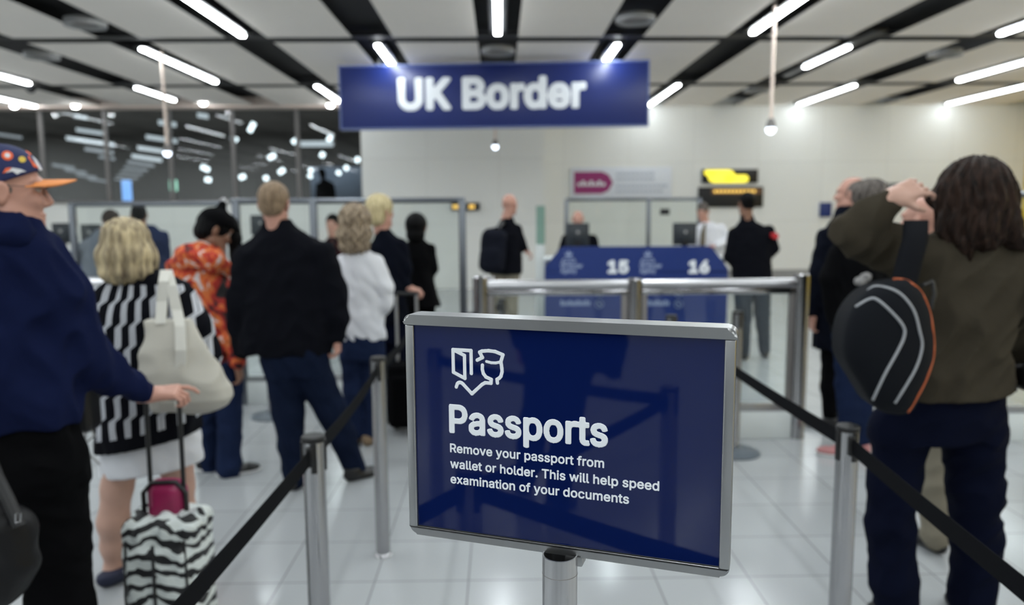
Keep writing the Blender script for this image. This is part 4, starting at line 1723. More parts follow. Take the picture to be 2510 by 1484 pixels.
# glasses
bm = bmesh.new()
g = lambda *p: tuple(A.ho + A.hR @ (V(*p) * A.hs))
for sx in (-1, 1):
    tube(bm, [g(sx * .079, .0, .018), g(sx * .074, .05, .018), g(sx * .062, .1, .014)], .001, 8)
    tube(bm, [g(sx * (.034 + .024 * math.cos(t)), .103 - .012 * abs(math.cos(t)), .006 + .014 * math.sin(t)) for t in [i * math.pi / 8 for i in range(17)]],   .0009, 8)
tube(bm, [g(-.01, .106, .01), g(.01, .106, .01)], .0014, 8)
gl = build('glasses', bm, M['black'], A.root)
# sweatshirt
A.cloth('sweatshirt', M['navy_hood'],
        lofts=[[(1042, -225, 192, .15, 0), (1010, -232, 194, .155, 0), (900, -230, 185, .16, 0), (760, -215, 166, .155, 0), (650, -180, 140, .14, 0), (590, -140, 112, .115, 0), (548, -70, 88, .09, 0), (520, -50, 70, .08, 0)]],
        limbs=[[(70, 628, 0, 78), (128, 730, .02, 82), (196, 872, .08, 66), (270, 918, .16, 48), (352, 958, .245, 34)],
               [(-150, 640, 0, 70), (-215, 800, 0, 66), (-225, 980, 0, 52)]], fold=(.011, 5), wl=.13, k=.04)
A.cloth('hood', M['navy_hood'],
        limbs=[[(-70, 578, -.03, 36), (-20, 566, -.085, 33), (40, 576, -.08, 28), (84, 590, -.01, 24)], [(-70, 545, .0, 34), (-22, 540, -.06, 24), (36, 550, -.06, 20), (78, 566, .0, 15)]], fold=(.008, 8), k=.03)
A.cloth('trousers', M['black_cloth'],
        lofts=[[(1025, -205, 178, .13, 0), (1100, -215, 196, .135, 0), (1180, -215, 205, .13, 0)]],
        limbs=[[(105, 1150, 0, 100), (130, 1330, .02, 84), (150, 1500, .04, 76), (160, 1700, .02, 66), (165, 1850, 0, 62)],
               [(-115, 1150, 0, 98), (-120, 1340, -.02, 84), (-125, 1560, -.04, 70), (-125, 1850, -.1, 62)]], fold=(.007, 2), k=.04)
A.shoe(158, 1860, .0, -40, M['shoe_black'])
A.shoe(-125, 1860, -.1, -40, M['shoe_black'])
# his bag
r = empty('shoulder_bag', at(0, 1300, 2.02), 'dark leather bag with a silver buckle in the lower left corner', 'bag')
o = Vector(r.location)
bp = lambda px, py, Y: tuple(at(px, py, Y) - o)
F = Field(.006, .03)
for a_, b_ in (((-90, 1250), (20, 1300)), ((20, 1300), (42, 1375)), ((-90, 1330), (10, 1400)), ((-80, 1420), (5, 1440))):
    F.cone(bp(*a_, 2.05), bp(*b_, 2.05), .062, .056, k=.05)
F.disp(folds(.005, 4, .1))
soft('bag_body', F, mat('black_bag_leather', (13, 13, 15), .45, bump=.2, spec=.25), r)
bm = bmesh.new()
tube(bm, [bp(-60, 900, 2.28), bp(-40, 1080, 2.12), bp(-8, 1170, 2.02), bp(22, 1230, 2.0), bp(48, 1290, 1.99)], .017, 10)
build('strap', bm, M['black'], r)
bm = bmesh.new()
c = bp(40, 1270, 1.965)
for q in ((-.012, -.02), (.012, -.02), (.012, .02), (-.012, .02)):
    pass
tube(bm, [(c[0] - .003, c[1], c[2] - .014), (c[0] + .010, c[1], c[2] - .010), (c[0] + .013, c[1], c[2] + .012), (c[0] - .001, c[1], c[2] + .012), (c[0] - .003, c[1], c[2] - .014)], .0018, 8)
build('buckle', bm, M['steel'], r)

# ---- zebra suitcase
Yc = 2.78
c0 = at(418, 1400, Yc)
r = empty('zebra_suitcase', (c0.x, Yc, 0), 'zebra striped trolley suitcase pulled by the man in the cap', 'suitcase')
top = at(418, 1252, Yc).z
m_ = Yc / FPX
F = Field(.006, .03)
F.rbox((0, .0, top / 2 + .03), (.142, .105, top / 2 - .035), .05)
F.rbox((0, -.095, top / 2 - .01), (.112, .035, top / 2 - .09), .03, k=.015)


def ruffle(X, Y, Z):
    return .010 * np.sin(X * 75 + 3 * np.sin(Y * 40)) * np.clip((Z - (top - .12)) / .1, 0, 1) + .003 * np.sin(X * 50 + Z * 30)


F.disp(ruffle)
soft('case_body', F, zebra_mat(), r)
bm = bmesh.new()
tube(bm, [(0, -.134, .1), (0, -.137, top * .5), (0, -.132, top - .08)], .006, 8)
build('zip', bm, M['black'], r)
bm = bmesh.new()
for sx in (-1, 1):
    tube(bm, [(sx * .108, -.118, .06), (sx * .113, -.122, top * .5), (sx * .105, -.112, top - .07)], .005, 8)
build('piping', bm, M['black'], r)
F = Field(.006, .02)
F.rbox((-.005, .03, top + .02), (.075, .045, .095), .05)
soft('pouch', F, mat('magenta_satin', (140, 30, 76), .35, var=.4, scale=14), r)
bm = bmesh.new()
tube(bm, [(-.083, .0, top - .04), (-.083, .0, top + .07), (-.05, .0, top + .108), (.04, .0, top + .11), (.074, .0, top + .07), (.074, .0, top - .04)], .009, 10)
build('pouch_trim', bm, M['black'], r)
hz = at(440, 968, Yc).z
for px in (366, 447):
    b_ = at(px, 1240, Yc).x - c0.x
    t_ = at(px, 970, Yc).x - c0.x
    bm = bmesh.new()
    tube(bm, [(b_ * .97, .02, .1), (b_, .02, top), (t_, -.03, hz - .01)], .0085, 12)
    build('handle_rod', bm, M['black'], r)
bm = bmesh.new()
tube(bm, [(at(360, 970, Yc).x - c0.x, -.03, hz), (at(452, 970, Yc).x - c0.x, -.03, hz)], .014, 14)
build('grip', bm, M['black'], r)
for sx in (-1, 1):
    bm = bmesh.new()
    lathe(bm, [(0, -.012), (.032, -.012), (.034, 0), (.032, .012), (0, .012)], n=24)
    bmesh.ops.rotate(bm, verts=bm.verts, cent=(0, 0, 0), matrix=Matrix.Rotation(math.pi / 2, 3, 'Y'))
    bmesh.ops.translate(bm, verts=bm.verts, vec=(sx * .1, .06, .034))
    build('wheel', bm, M['black'], r)

# ---- woman in the patterned cardigan
B = Fig(350, 3.3, 'blonde woman in a black and white patterned cardigan and white skirt', res=.008)
hd = B.head(310, 612, yaw=18, pitch=-6, neck=(335, 705, 0), sc=.98, res=.006)
legL = Field(.007, .03)
B.limb(legL, [(300, 1130, 0, 44), (287, 1195, 0, 36), (278, 1280, .0, 36), (276, 1340, .02, 27), (279, 1392, .03, 20), (268, 1412, -.0, 20)])
legR = Field(.007, .03)
B.limb(legR, [(430, 1100, .12, 46), (437, 1190, .14, 38), (445, 1260, .15, 36), (452, 1330, .17, 25), (455, 1370, .18, 20)])
body = B.body([hd, legL, legR], M['skin'], [[(335, 705, 0, 34), (350, 880, 0, 70), (355, 1040, 0, 80), (310, 1130, 0, 45)], [(355, 1040, 0, 80), (430, 1110, .1, 42)], [(260, 730, 0, 30), (235, 900, 0, 26)], [(450, 720, 0, 30), (500, 830, 0, 26)]], legs=True)
F = B.hair_field(.006)
F.ell((0, -.02, .045), (.097, .112, .094))
F.ell((0, -.04, -.03), (.118, .1, .09))
F.ell((-.055, .0, -.05), (.06, .075, .09))
F.ell((.06, -.0, -.045), (.062, .08, .09))
F.ell((0, -.06, -.1), (.105, .068, .055))
F.ell((.02, .13, -.06), (.075, .085, .13), k=.02, op='s')
F.disp(strands(B.ho, .006, 19, 7, 6, .1))
F.frame()
soft('hair', F, M['hair_blond'], B.root)
zn = B.P(340, 700, -.1)[2]
zh = B.P(350, 1062, -.1)[2]
B.cloth('cardigan', knit_mat(zn, zh, (-.02, .2)),
        lofts=[[(1112, 240, 492, .15, 0), (1040, 234, 492, .155, 0), (940, 226, 482, .15, 0), (840, 216, 476, .14, 0), (760, 218, 472, .125, 0), (715, 236, 462, .10, 0), (685, 270, 425, .085, 0), (662, 296, 388, .07, 0)]],
        limbs=[[(252, 738, 0, 38), (232, 850, -.01, 38), (240, 960, .03, 36), (262, 1040, .12, 32)],
               [(432, 722, 0, 40), (475, 800, -.02, 44), (500, 870, -.0, 40), (470, 960, .1, 34)]],
        cuts=[((350, 1084, 0), (.2, 0, -1))], fold=(.007, 11), wl=.14, k=.035)
B.cloth('skirt', M['white_cloth'], lofts=[[(1175, 252, 500, .135, .03), (1120, 248, 497, .14, .03), (1050, 252, 488, .14, .02), (1000, 260, 480, .13, 0)]],
        cuts=[((375, 1152, 0), (.14, 0, -1))], fold=(.006, 3), wl=.16)
B.shoe(276, 1420, -.02, -28, mat('navy_pump', (28, 34, 58), .7), L=.235, hi=.062)
B.shoe(455, 1400, .18, 0, bpy.data.materials['navy_pump'], L=.235, hi=.062)

# tote bag
Yt = 3.08
r = empty('tote_bag', at(450, 1000, Yt), 'cream canvas tote bag hanging from the shoulder of the blonde woman', 'bag')
o = Vector(r.location)
bp = lambda px, py, Y=Yt: tuple(at(px, py, Y) - o)
F = Field(.007, .02)
sec = []
for py, x0, x1, ry, dy in ((784, 346, 466, .022, .02), (800, 343, 472, .032, .015), (850, 344, 506, .06, .0), (905, 349, 540, .08, -.01), (950, 355, 566, .09, -.015), (975, 358, 566, .088, -.015), (996, 366, 552, .07, -.01), (1010, 384, 520, .04, 0)):
    c = bp((x0 + x1) / 2, py, Yt + dy)
    sec.append((c[2], c[0], c[1], (x1 - x0) / 2 * Yt / FPX, ry))
F.loft(sec, pw=2.6)
F.disp(folds(.010, 21, .15, .4))
soft('bag_body', F, mat('cream_canvas', (178, 174, 164), .9, var=.05, bump=.25, bscale=250), r)
for pts in ([(404, 662, 3.24), (400, 690, 3.14), (396, 740, 3.12), (392, 795, 3.06)], [(408, 662, 3.24), (418, 700, 3.14), (432, 760, 3.11), (440, 800, 3.05), (442, 860, 3.0), (440, 1000, 2.985)]):
    bm = bmesh.new()
    P_ = [Vector(bp(*p)) for p in pts]
    rows = [[bm.verts.new(p + Vector((dx, dy, 0))) for dx, dy in ((-.020, 0), (.020, .006), (.020, .011), (-.020, .005))] for p in P_]
    for a_, b_ in zip(rows, rows[1:]):
        for k in range(4):
            bm.faces.new((a_[k], a_[(k + 1) % 4], b_[(k + 1) % 4], b_[k]))
    bm.faces.new(rows[0])
    bm.faces.new(rows[-1][::-1])
    build('strap', bm, mat('cream_strap', (196, 194, 186), .9) if 'cream_strap' not in bpy.data.materials else bpy.data.materials['cream_strap'], r, None)

# black handbag between the two
r = empty('handbag', at(207, 1000, 3.0), 'black handbag hanging between the man in the cap and the blonde woman', 'bag')
o = Vector(r.location)
F = Field(.008, .02).rbox((0, 0, 0), (.045, .06, .095), .03)
F.chain([((-.01, .02, .08), .008), ((.01, .12, .2), .007), ((.03, .25, .32), .006)], k=.005)
soft('bag_body', F, M['shoe_black'], r)
bm = bmesh.new()
tube(bm, [tuple(at(x, y, 2.98) - o) for x, y in ((212, 1085), (232, 1068), (222, 1050))], .004, 8)
tube(bm, [tuple(at(x, y, 2.98) - o) for x, y in ((210, 1040), (208, 1088), (222, 1118), (246, 1140))], .004, 8)
build('cord', bm, M['skirting'], r)

# ---- person in the orange printed jacket
C = Fig(530, 4.75, 'person in an orange printed jacket and black cap, looking down', res=.01)
hd = C.head(528, 566, yaw=-58, pitch=-26, neck=(505, 640, 0), res=.007)
h1 = C.hand(583, 893, -.05, (.1, .1, -1), (-1, 0, 0), (0, 1, 0), .7)
body = C.body([hd, h1], M['skin_tan'], [[(505, 640, 0, 24), (500, 760, 0, 44), (510, 900, 0, 44), (510, 1150, 0, 20)], [(510, 900, 0, 44), (562, 1030, 0, 20), (565, 1150, 0, 18)], [(520, 690, 0, 20), (560, 780, 0, 20), (580, 890, -.05, 14)]])
C.eyes(body)
F = C.hair_field()
F.ell((0, -.018, .035), (.088, .108, .098))
F.ell((0, -.06, -.03), (.075, .06, .06))
F.ell((0, .1, -.05), (.072, .075, .1), k=.012, op='s')
F.frame()
C.limb(F, [(560, 548, .06, 22), (574, 585, .08, 17), (578, 625, .08, 14), (572, 660, .06, 9)])
F.disp(strands(C.ho, .004, 24, 5))
soft('hair', F, M['hair_black'], C.root)
F = C.hair_field()
F.ell((0, -.01, .05), (.094, .114, .09))
F.cut((0, 0, .035), (0, .15, -1))
F.cone((0, .1, .05), (0, .15, .038), .03, .02, k=.02)
F.cone((0, -.02, .13), (0, -.025, .165), .03, .026)
F.frame()
soft('cap', F, M['black_cloth'], C.root)
C.cloth('jacket', print_mat(),
        lofts=[[(915, 445, 560, .13, 0), (800, 432, 562, .14, 0), (700, 416, 556, .13, 0), (660, 424, 552, .115, 0), (635, 450, 548, .09, 0)]],
        limbs=[[(522, 680, 0, 34), (556, 760, -.02, 36), (575, 820, -.05, 32), (582, 885, -.06, 21)], [(440, 690, 0, 32), (430, 800, 0, 32), (440, 880, .1, 22)]], fold=(.012, 9), wl=.12)
C.cloth('hood', print_mat() if 'orange_printed_cloth' not in bpy.data.materials else bpy.data.materials['orange_printed_cloth'],
        limbs=[[(430, 655, -.02, 22), (468, 628, -.1, 28), (520, 640, -.1, 26), (556, 662, -.03, 18)], [(450, 622, .0, 20), (500, 612, -.06, 20), (540, 626, -.03, 16)]], fold=(.012, 6), wl=.1)
C.cloth('jeans', M['denim'],
        lofts=[[(885, 448, 588, .125, 0), (960, 452, 592, .12, 0)]],
        limbs=[[(488, 940, 0, 36), (506, 1050, .04, 28), (512, 1150, .06, 27)], [(556, 940, 0, 36), (564, 1050, -.02, 29), (562, 1150, -.05, 31)]], fold=(.011, 4), wl=.09)
C.shoe(510, 1172, .06, -48, M['shoe_black'], sole=M['sole_white'])
C.shoe(562, 1190, -.05, -62, M['shoe_black'], sole=M['sole_white'])

# ---- man in the black jacket
Dm = Fig(735, 4.5, 'man with short sandy hair in a black jacket, seen from behind, legs apart', res=.01)
hd = Dm.head(674, 502, yaw=-6, pitch=0, neck=(680, 585, 0), sc=1.02, res=.006)
h1 = Dm.hand(826, 828, 0, (-.02, .1, -1), (-1, .1, 0), (0, 1, 0), .8)
body = Dm.body([hd, h1], M['skin_ruddy'], [[(680, 580, 0, 24), (700, 720, 0, 55), (720, 870, 0, 55), (710, 1050, 0, 24), (722, 1180, 0, 18)], [(720, 870, 0, 55), (815, 1030, .05, 24), (872, 1140, .1, 18)], [(785, 640, 0, 26), (820, 730, 0, 22), (828, 820, 0, 16)], [(605, 650, 0, 26), (590, 750, 0, 22), (595, 850, 0, 16)]])
Dm.short_hair(M['hair_sand'], .010, .0025, -.072, 2)
Dm.cloth('jacket', M['black_jacket'],
         lofts=[[(868, 590, 812, .14, 0), (840, 586, 816, .145, 0), (760, 590, 812, .14, 0), (680, 588, 812, .135, 0), (620, 594, 800, .12, 0), (585, 618, 768, .10, 0), (560, 642, 728, .08, 0), (538, 648, 712, .068, 0)]],
         limbs=[[(785, 628, 0, 40), (814, 715, 0, 36), (826, 778, 0, 30), (826, 822, 0, 21)], [(612, 636, 0, 40), (590, 730, 0, 33), (584, 800, .02, 29), (592, 862, .04, 20)]], fold=(.010, 14), wl=.14, k=.03)
Dm.cloth('jeans', M['denim_dark'],
         lofts=[[(835, 632, 800, .13, 0), (880, 638, 806, .135, 0), (920, 655, 800, .12, 0)]],
         limbs=[[(694, 880, 0, 50), (706, 1010, .0, 38), (715, 1090, -.02, 33), (722, 1178, -.04, 28)],
                [(752, 880, 0, 50), (808, 1000, .05, 38), (840, 1070, .08, 33), (870, 1148, .12, 29)]], fold=(.008, 12), wl=.12)
Dm.shoe(722, 1205, -.05, 0, M['shoe_black'])
Dm.shoe(868, 1168, .08, -48, M['shoe_black'])

# ---- woman in the white blouse
E_ = Fig(890, 5.3, 'woman with wavy ash hair in a white blouse and blue jeans', res=.011)
hd = E_.head(872, 548, yaw=-4, neck=(876, 622, 0))
E_.body([hd], M['skin'], [[(876, 620, 0, 20), (890, 720, 0, 42), (890, 840, 0, 46), (866, 950, 0, 20), (880, 1060, 0, 16)], [(890, 840, 0, 46), (912, 950, 0, 20), (908, 1060, 0, 16)], [(918, 660, 0, 18), (940, 725, 0, 16), (915, 780, .12, 12)], [(845, 660, 0, 18), (833, 740, 0, 16)]])
F = E_.hair_field()
F.ell((0, -.02, .035), (.105, .118, .105))
F.ell((0, -.05, -.07), (.122, .09, .09))
F.ell((.0, -.055, -.15), (.105, .07, .06))
F.ell((0, .13, -.06), (.07, .09, .13), op='s')
F.disp(strands(E_.ho, .011, 13, 17, 26, .3))
F.frame()
soft('hair', F, M['hair_ash'], E_.root)
E_.cloth('blouse', M['white_cloth'],
         lofts=[[(832, 832, 948, .125, 0), (790, 830, 942, .12, 0), (730, 832, 938, .115, 0), (670, 828, 942, .11, 0), (632, 836, 930, .09, 0), (612, 856, 900, .06, 0)]],
         limbs=[[(922, 648, 0, 24), (940, 705, -.01, 24), (942, 745, .0, 21), (915, 780, .12, 15)], [(842, 650, 0, 24), (832, 720, 0, 22), (836, 780, .06, 17)]], fold=(.009, 13), wl=.11, vert=.4)
E_.cloth('jeans', M['denim'],
         lofts=[[(815, 835, 944, .12, 0), (880, 832, 944, .12, 0)]],
         limbs=[[(862, 870, 0, 29), (866, 960, 0, 24), (872, 1060, 0, 19)], [(914, 870, 0, 29), (912, 960, 0, 25), (905, 1060, 0, 19)]], fold=(.007, 15), wl=.1)
E_.shoe(903, 1090, 0, -10, M['shoe_tan'])
E_.shoe(872, 1075, .05, 10, M['shoe_tan'])

# ---- fair-haired person in the dark coat with a suitcase
Ff = Fig(958, 5.88, 'person with short light blond hair in a dark navy coat, holding a suitcase handle', res=.012)
hd = Ff.head(934, 520, yaw=-38, neck=(940, 585, 0))
h1 = Ff.hand(1000, 706, -.02, (.9, .0, -.25), (0, .1, -1), (.1, 1, 0), .9)
body = Ff.body([hd, h1], M['skin_ruddy'], [[(940, 580, 0, 18), (955, 680, 0, 36), (960, 800, 0, 36), (960, 1020, 0, 18)], [(982, 620, 0, 14), (990, 680, -.01, 12), (1000, 704, -.02, 9)]])
Ff.eyes(body)
F = Ff.hair_field()
F.ell((0, -.02, .04), (.094, .11, .1))
F.ell((0, -.055, -.035), (.085, .065, .075))
F.ell((0, .13, -.05), (.08, .09, .1), op='s')
F.disp(strands(Ff.ho, .005, 20, 4))
F.frame()
soft('hair', F, M['hair_light'], Ff.root)
Ff.cloth('coat', M['navy_coat'],
         lofts=[[(790, 916, 1004, .13, 0), (720, 914, 996, .125, 0), (640, 912, 996, .12, 0), (595, 914, 986, .1, 0), (570, 922, 962, .075, 0), (555, 926, 950, .06, 0)]],
         limbs=[[(982, 604, 0, 19), (990, 660, -.01, 19), (990, 695, -.02, 14), (1000, 706, -.02, 11)], [(922, 610, 0, 20), (914, 740, 0, 17)]], fold=(.007, 16))
Ff.cloth('jeans', M['denim_black'], lofts=[[(770, 918, 1000, .11, 0), (840, 922, 998, .11, 0)]], limbs=[[(945, 830, 0, 22), (946, 1020, 0, 17)], [(978, 830, 0, 22), (976, 1020, 0, 17)]])
Ff.shoe(946, 1050, 0, 0, M['shoe_black'])
Ff.shoe(976, 1050, 0, 0, M['shoe_black'])
Ys = 5.62
c0 = at(1000, 950, Ys)
r = empty('black_suitcase', (c0.x, Ys, 0), 'black trolley suitcase with silver handle rods, left of the passport sign', 'suitcase')
F = Field(.008, .02).rbox((0, 0, .29), (.14, .11, .24), .04)
F.rbox((0, -.1, .27), (.11, .04, .18), .03)
soft('case_body', F, M['black_cloth'], r)
for x in (-.075, .075):
    bm = bmesh.new()
    tube(bm, [(x, .04, .4), (x, .02, 1.03)], .011, 12)
    build('handle_rod', bm, M['steel_bright'], r)
    bm = bmesh.new()
    lathe(bm, [(0, -.015), (.035, -.015), (.035, .015), (0, .015)], n=20)
    bmesh.ops.rotate(bm, verts=bm.verts, cent=(0, 0, 0), matrix=Matrix.Rotation(math.pi / 2, 3, 'Y'))
    bmesh.ops.translate(bm, verts=bm.verts, vec=(x * 1.3, .06, .035))
    build('wheel', bm, M['black'], r)
bm = bmesh.new()
tube(bm, [(-.09, .02, 1.04), (.09, .02, 1.04)], .015, 12)
build('grip', bm, M['black'], r)

# ---- woman in the flared black coat
Gf = Fig(1028, 6.25, 'person with black hair in a flared black coat, near the end of the glass screen', res=.012)
hd = Gf.head(1021, 558, yaw=-8, neck=(1022, 612, 0), sc=.96)
Gf.body([hd], M['skin_tan'], [[(1022, 610, 0, 16), (1028, 700, 0, 34), (1030, 800, 0, 30), (1015, 1000, 0, 14)], [(1030, 800, 0, 30), (1045, 1000, 0, 14)]])
F = Gf.hair_field()
F.ell((0, -.015, .03), (.092, .108, .1))
F.ell((0, -.04, -.06), (.08, .075, .08))
F.ell((0, .14, -.03), (.06, .09, .1), op='s')
F.frame()
soft('hair', F, M['hair_black'], Gf.root)
Gf.cloth('coat', M['black_cloth'],
         lofts=[[(752, 980, 1082, .16, 0), (715, 988, 1070, .135, 0), (665, 992, 1060, .105, 0), (630, 988, 1062, .105, 0), (600, 994, 1056, .085, 0), (585, 1008, 1040, .055, 0)]],
         limbs=[[(1054, 612, 0, 15), (1060, 660, .02, 14), (1040, 690, .12, 11)], [(994, 612, 0, 15), (988, 670, .02, 14), (1000, 690, .12, 11)]], fold=(.006, 18))
Gf.cloth('trousers', M['black_cloth'], limbs=[[(1018, 730, 0, 24), (1016, 985, 0, 15)], [(1044, 730, 0, 24), (1044, 985, 0, 15)]])
Gf.shoe(1016, 1015, 0, 0, M['shoe_black'])
Gf.shoe(1044, 1015, 0, 0, M['shoe_black'])
# ------------------------------------------------------------------ people at the desks
def simple(px, Y, label, head, neck, m_skin, hair, torso, arms, m_top, legs, m_leg, name_top='jacket', feet=(), res=.013, shoe='shoe_black', fold=(.007, 3), hands=(), face=False, wl=.12, hairkw=None):
    f = Fig(px, Y, label, res=res)
    hd = f.head(*head, neck=neck, **(dict()))if not isinstance(head, dict) else f.head(**head, neck=neck)
    hs_ = [f.hand(*h_, res=.005) for h_ in hands]
    core = [[(neck[0], neck[1] - 5, neck[2], 12)] + [((a + b) / 2, py, dy, (b - a) * .25) for py, a, b, ry, dy in sorted(torso, key=lambda q: q[0])[2:]]]
    core += [[(x, y, d, r * .5) for x, y, d, r in L] for L in legs]
    body = f.body([hd] + hs_, m_skin, core)
    if face:
        f.eyes(body)
    if hair:
        f.short_hair(hair, **(hairkw or {}))
    f.cloth(name_top, m_top, lofts=[torso], limbs=arms, fold=fold, wl=wl)
    if legs:
        f.cloth('trousers', m_leg, limbs=legs, fold=(.006, 5))
    for px_, py_, d_, y_ in feet:
        f.shoe(px_, py_, d_, y_, M[shoe])
    return f


Hm = simple(1240, 9.0, 'bald man in a dark jacket and khaki trousers with a backpack, by the white column',
            dict(px=1250, py=502, yaw=-35), (1240, 540, 0), M['skin_ruddy'], None,
            [(672, 1204, 1280, .14, 0), (620, 1202, 1280, .14, 0), (575, 1206, 1274, .13, 0), (548, 1222, 1264, .09, 0), (530, 1232, 1256, .06, 0)],
            [[(1268, 562, 0, 12), (1278, 596, 0, 11), (1290, 614, .02, 7)], [(1208, 570, 0, 12), (1204, 640, 0, 10)]], M['black_jacket'],
            [[(1222, 655, 0, 22), (1222, 760, 0, 15), (1222, 850, 0, 12)], [(1254, 655, 0, 22), (1254, 760, 0, 15), (1252, 850, 0, 12)]], M['khaki'],
            feet=((1222, 862, 0, 0), (1252, 862, 0, 0)), hands=[(1286, 612, .02, (.75, .1, -.6), (-.5, 0, -.8), (0, 1, 0), .7)])
r = empty('backpack', Vector(Hm.base) + Vector((-.1, -.2, 1.2)), 'dark backpack worn by the bald man near the white column', 'backpack')
F = Field(.012, .05)
F.rbox((-.045, .0, -.02), (.15, .11, .26), .1, rotm(0, 0, .1))
F.rbox((-.06, -.09, -.1), (.10, .05, .12), .05)
F.disp(folds(.006, 3))
soft('bag_body', F, cloth('backpack_cloth', (22, 24, 33)), r)
bm = bmesh.new()
tube(bm, [(.02, -.0, .24), (.06, .06, .3), (.12, .2, .3)], .02, 8)
build('strap', bm, M['black'], r)

simple(1842, 8.3, 'man in a black jacket with a small red badge, standing at desk 16',
       dict(px=1829, py=500, yaw=12), (1830, 540, 0), M['skin_tan'], M['hair_black'],
       [(686, 1795, 1892, .15, 0), (640, 1790, 1890, .15, 0), (590, 1790, 1894, .14, 0), (558, 1802, 1880, .11, 0), (542, 1812, 1850, .07, 0), (528, 1814, 1846, .06, 0)],
       [[(1884, 568, 0, 16), (1895, 610, .0, 14), (1890, 622, .12, 11)], [(1800, 575, 0, 17), (1788, 630, .02, 14), (1800, 650, .2, 10)]], M['black_jacket'],
       [[(1820, 670, 0, 26), (1823, 770, 0, 20), (1822, 868, -.05, 15)], [(1866, 670, 0, 26), (1868, 770, .02, 19), (1874, 860, .06, 14)]], cloth('grey_trousers', (52, 58, 66)),
       feet=((1822, 885, -.05, 0), (1876, 872, .06, -12)))
p = at(1888, 578, 8.3)
bm = bmesh.new()
prism(bm, [(-.03, -.015), (-.03, .03), (.01, .035), (.035, .005), (.02, -.03), (-.01, -.03)], lambda x, z: (p.x + x - at(1842, 742, 8.3).x, -.17, p.z + z), lambda x, z: (p.x + x - at(1842, 742, 8.3).x, -.06, p.z + z))
build('badge', bm, mat('red_badge', (190, 40, 48), .6), bpy.data.objects[[o.name for o in bpy.data.objects if o.get('label', '').startswith('man in a black jacket with a small red')][0]], None)

J = simple(1735, 11.2, 'officer with grey hair in a white shirt and dark tie, behind desk 16',
           dict(px=1722, py=520, yaw=150, pitch=-18), (1732, 558, 0), M['skin_ruddy'], M['hair_grey'],
           [(640, 1690, 1775, .13, 0), (590, 1694, 1776, .13, 0), (558, 1704, 1770, .1, 0), (545, 1722, 1748, .06, 0)],
           [[(1768, 562, 0, 13), (1784, 592, -.05, 11), (1756, 604, -.2, 8)], [(1702, 566, 0, 12), (1694, 600, -.1, 10)]], M['white_cloth'],
           [[(1712, 640, 0, 20), (1712, 800, 0, 13)], [(1750, 640, 0, 20), (1750, 800, 0, 13)]], M['black_cloth'], 'shirt',
           feet=((1712, 812, 0, 180), (1750, 812, 0, 180)), face=True, hands=[(1754, 604, -.2, (-1, -.1, 0), (0, 0, -1), (0, 1, 0), .5)])
bm = bmesh.new()
q0, q1, q2 = J.P(1729, 548, -.11), J.P(1724, 570, -.16), J.P(1722, 605, -.17)
for a_, b_, w0, w1 in ((q0, q1, .015, .03), (q1, q2, .03, .035)):
    vs = [bm.verts.new((a_[0] + s_ * w0, a_[1] + d_, a_[2])) for s_, d_ in ((-1, 0), (1, 0), (1, .015), (-1, .015))] + [bm.verts.new((b_[0] + s_ * w1, b_[1] + d_, b_[2])) for s_, d_ in ((-1, 0), (1, 0), (1, .015), (-1, .015))]
    for f_ in ((0, 1, 5, 4), (1, 2, 6, 5), (2, 3, 7, 6), (3, 0, 4, 7), (0, 1, 2, 3), (4, 5, 6, 7)):
        bm.faces.new([vs[i] for i in f_])
build('tie', bm, mat('olive_tie', (88, 78, 58), .7), J.root, None)

simple(1420, 11.2, 'bald officer in dark clothes sitting behind the monitor of desk 15',
       dict(px=1417, py=538, yaw=178, pitch=-8), (1418, 572, 0), M['skin_ruddy'], None,
       [(680, 1384, 1462, .14, 0), (610, 1380, 1466, .13, 0), (580, 1392, 1450, .1, 0), (566, 1406, 1430, .06, 0)],
       [[(1452, 588, 0, 13), (1466, 630, -.05, 11), (1450, 636, -.2, 8)], [(1388, 588, 0, 13), (1374, 630, -.05, 11), (1390, 636, -.2, 8)]], M['black_jacket'],
       [[(1404, 672, .0, 16), (1404, 690, -.35, 13), (1404, 800, -.35, 10)], [(1436, 672, .0, 16), (1436, 690, -.35, 13), (1436, 800, -.35, 10)]], M['black_cloth'],
       feet=((1404, 812, -.35, 180), (1436, 812, -.35, 180)), face=True)
ch = at(1420, 700, 11.2)
r = empty('office_chair', (ch.x, 11.2, 0), 'dark office chair under the bald officer at desk 15', 'chair')
F = Field(.015, .02).rbox((0, 0, .5), (.23, .22, .045), .03)
soft('seat', F, M['black'], r)
bm = bmesh.new()
tube(bm, [(0, 0, .06), (0, 0, .46)], .03)
build('column', bm, M['black'], r)
for k in range(5):
    t = k * 1.2566
    bm = bmesh.new()
    tube(bm, [(0, 0, .09), (.27 * math.cos(t), .27 * math.sin(t), .05)], .02)
    tube(bm, [(.27 * math.cos(t), .27 * math.sin(t), .05), (.27 * math.cos(t), .27 * math.sin(t), .002)], .022)
    build('leg', bm, M['black'], r)

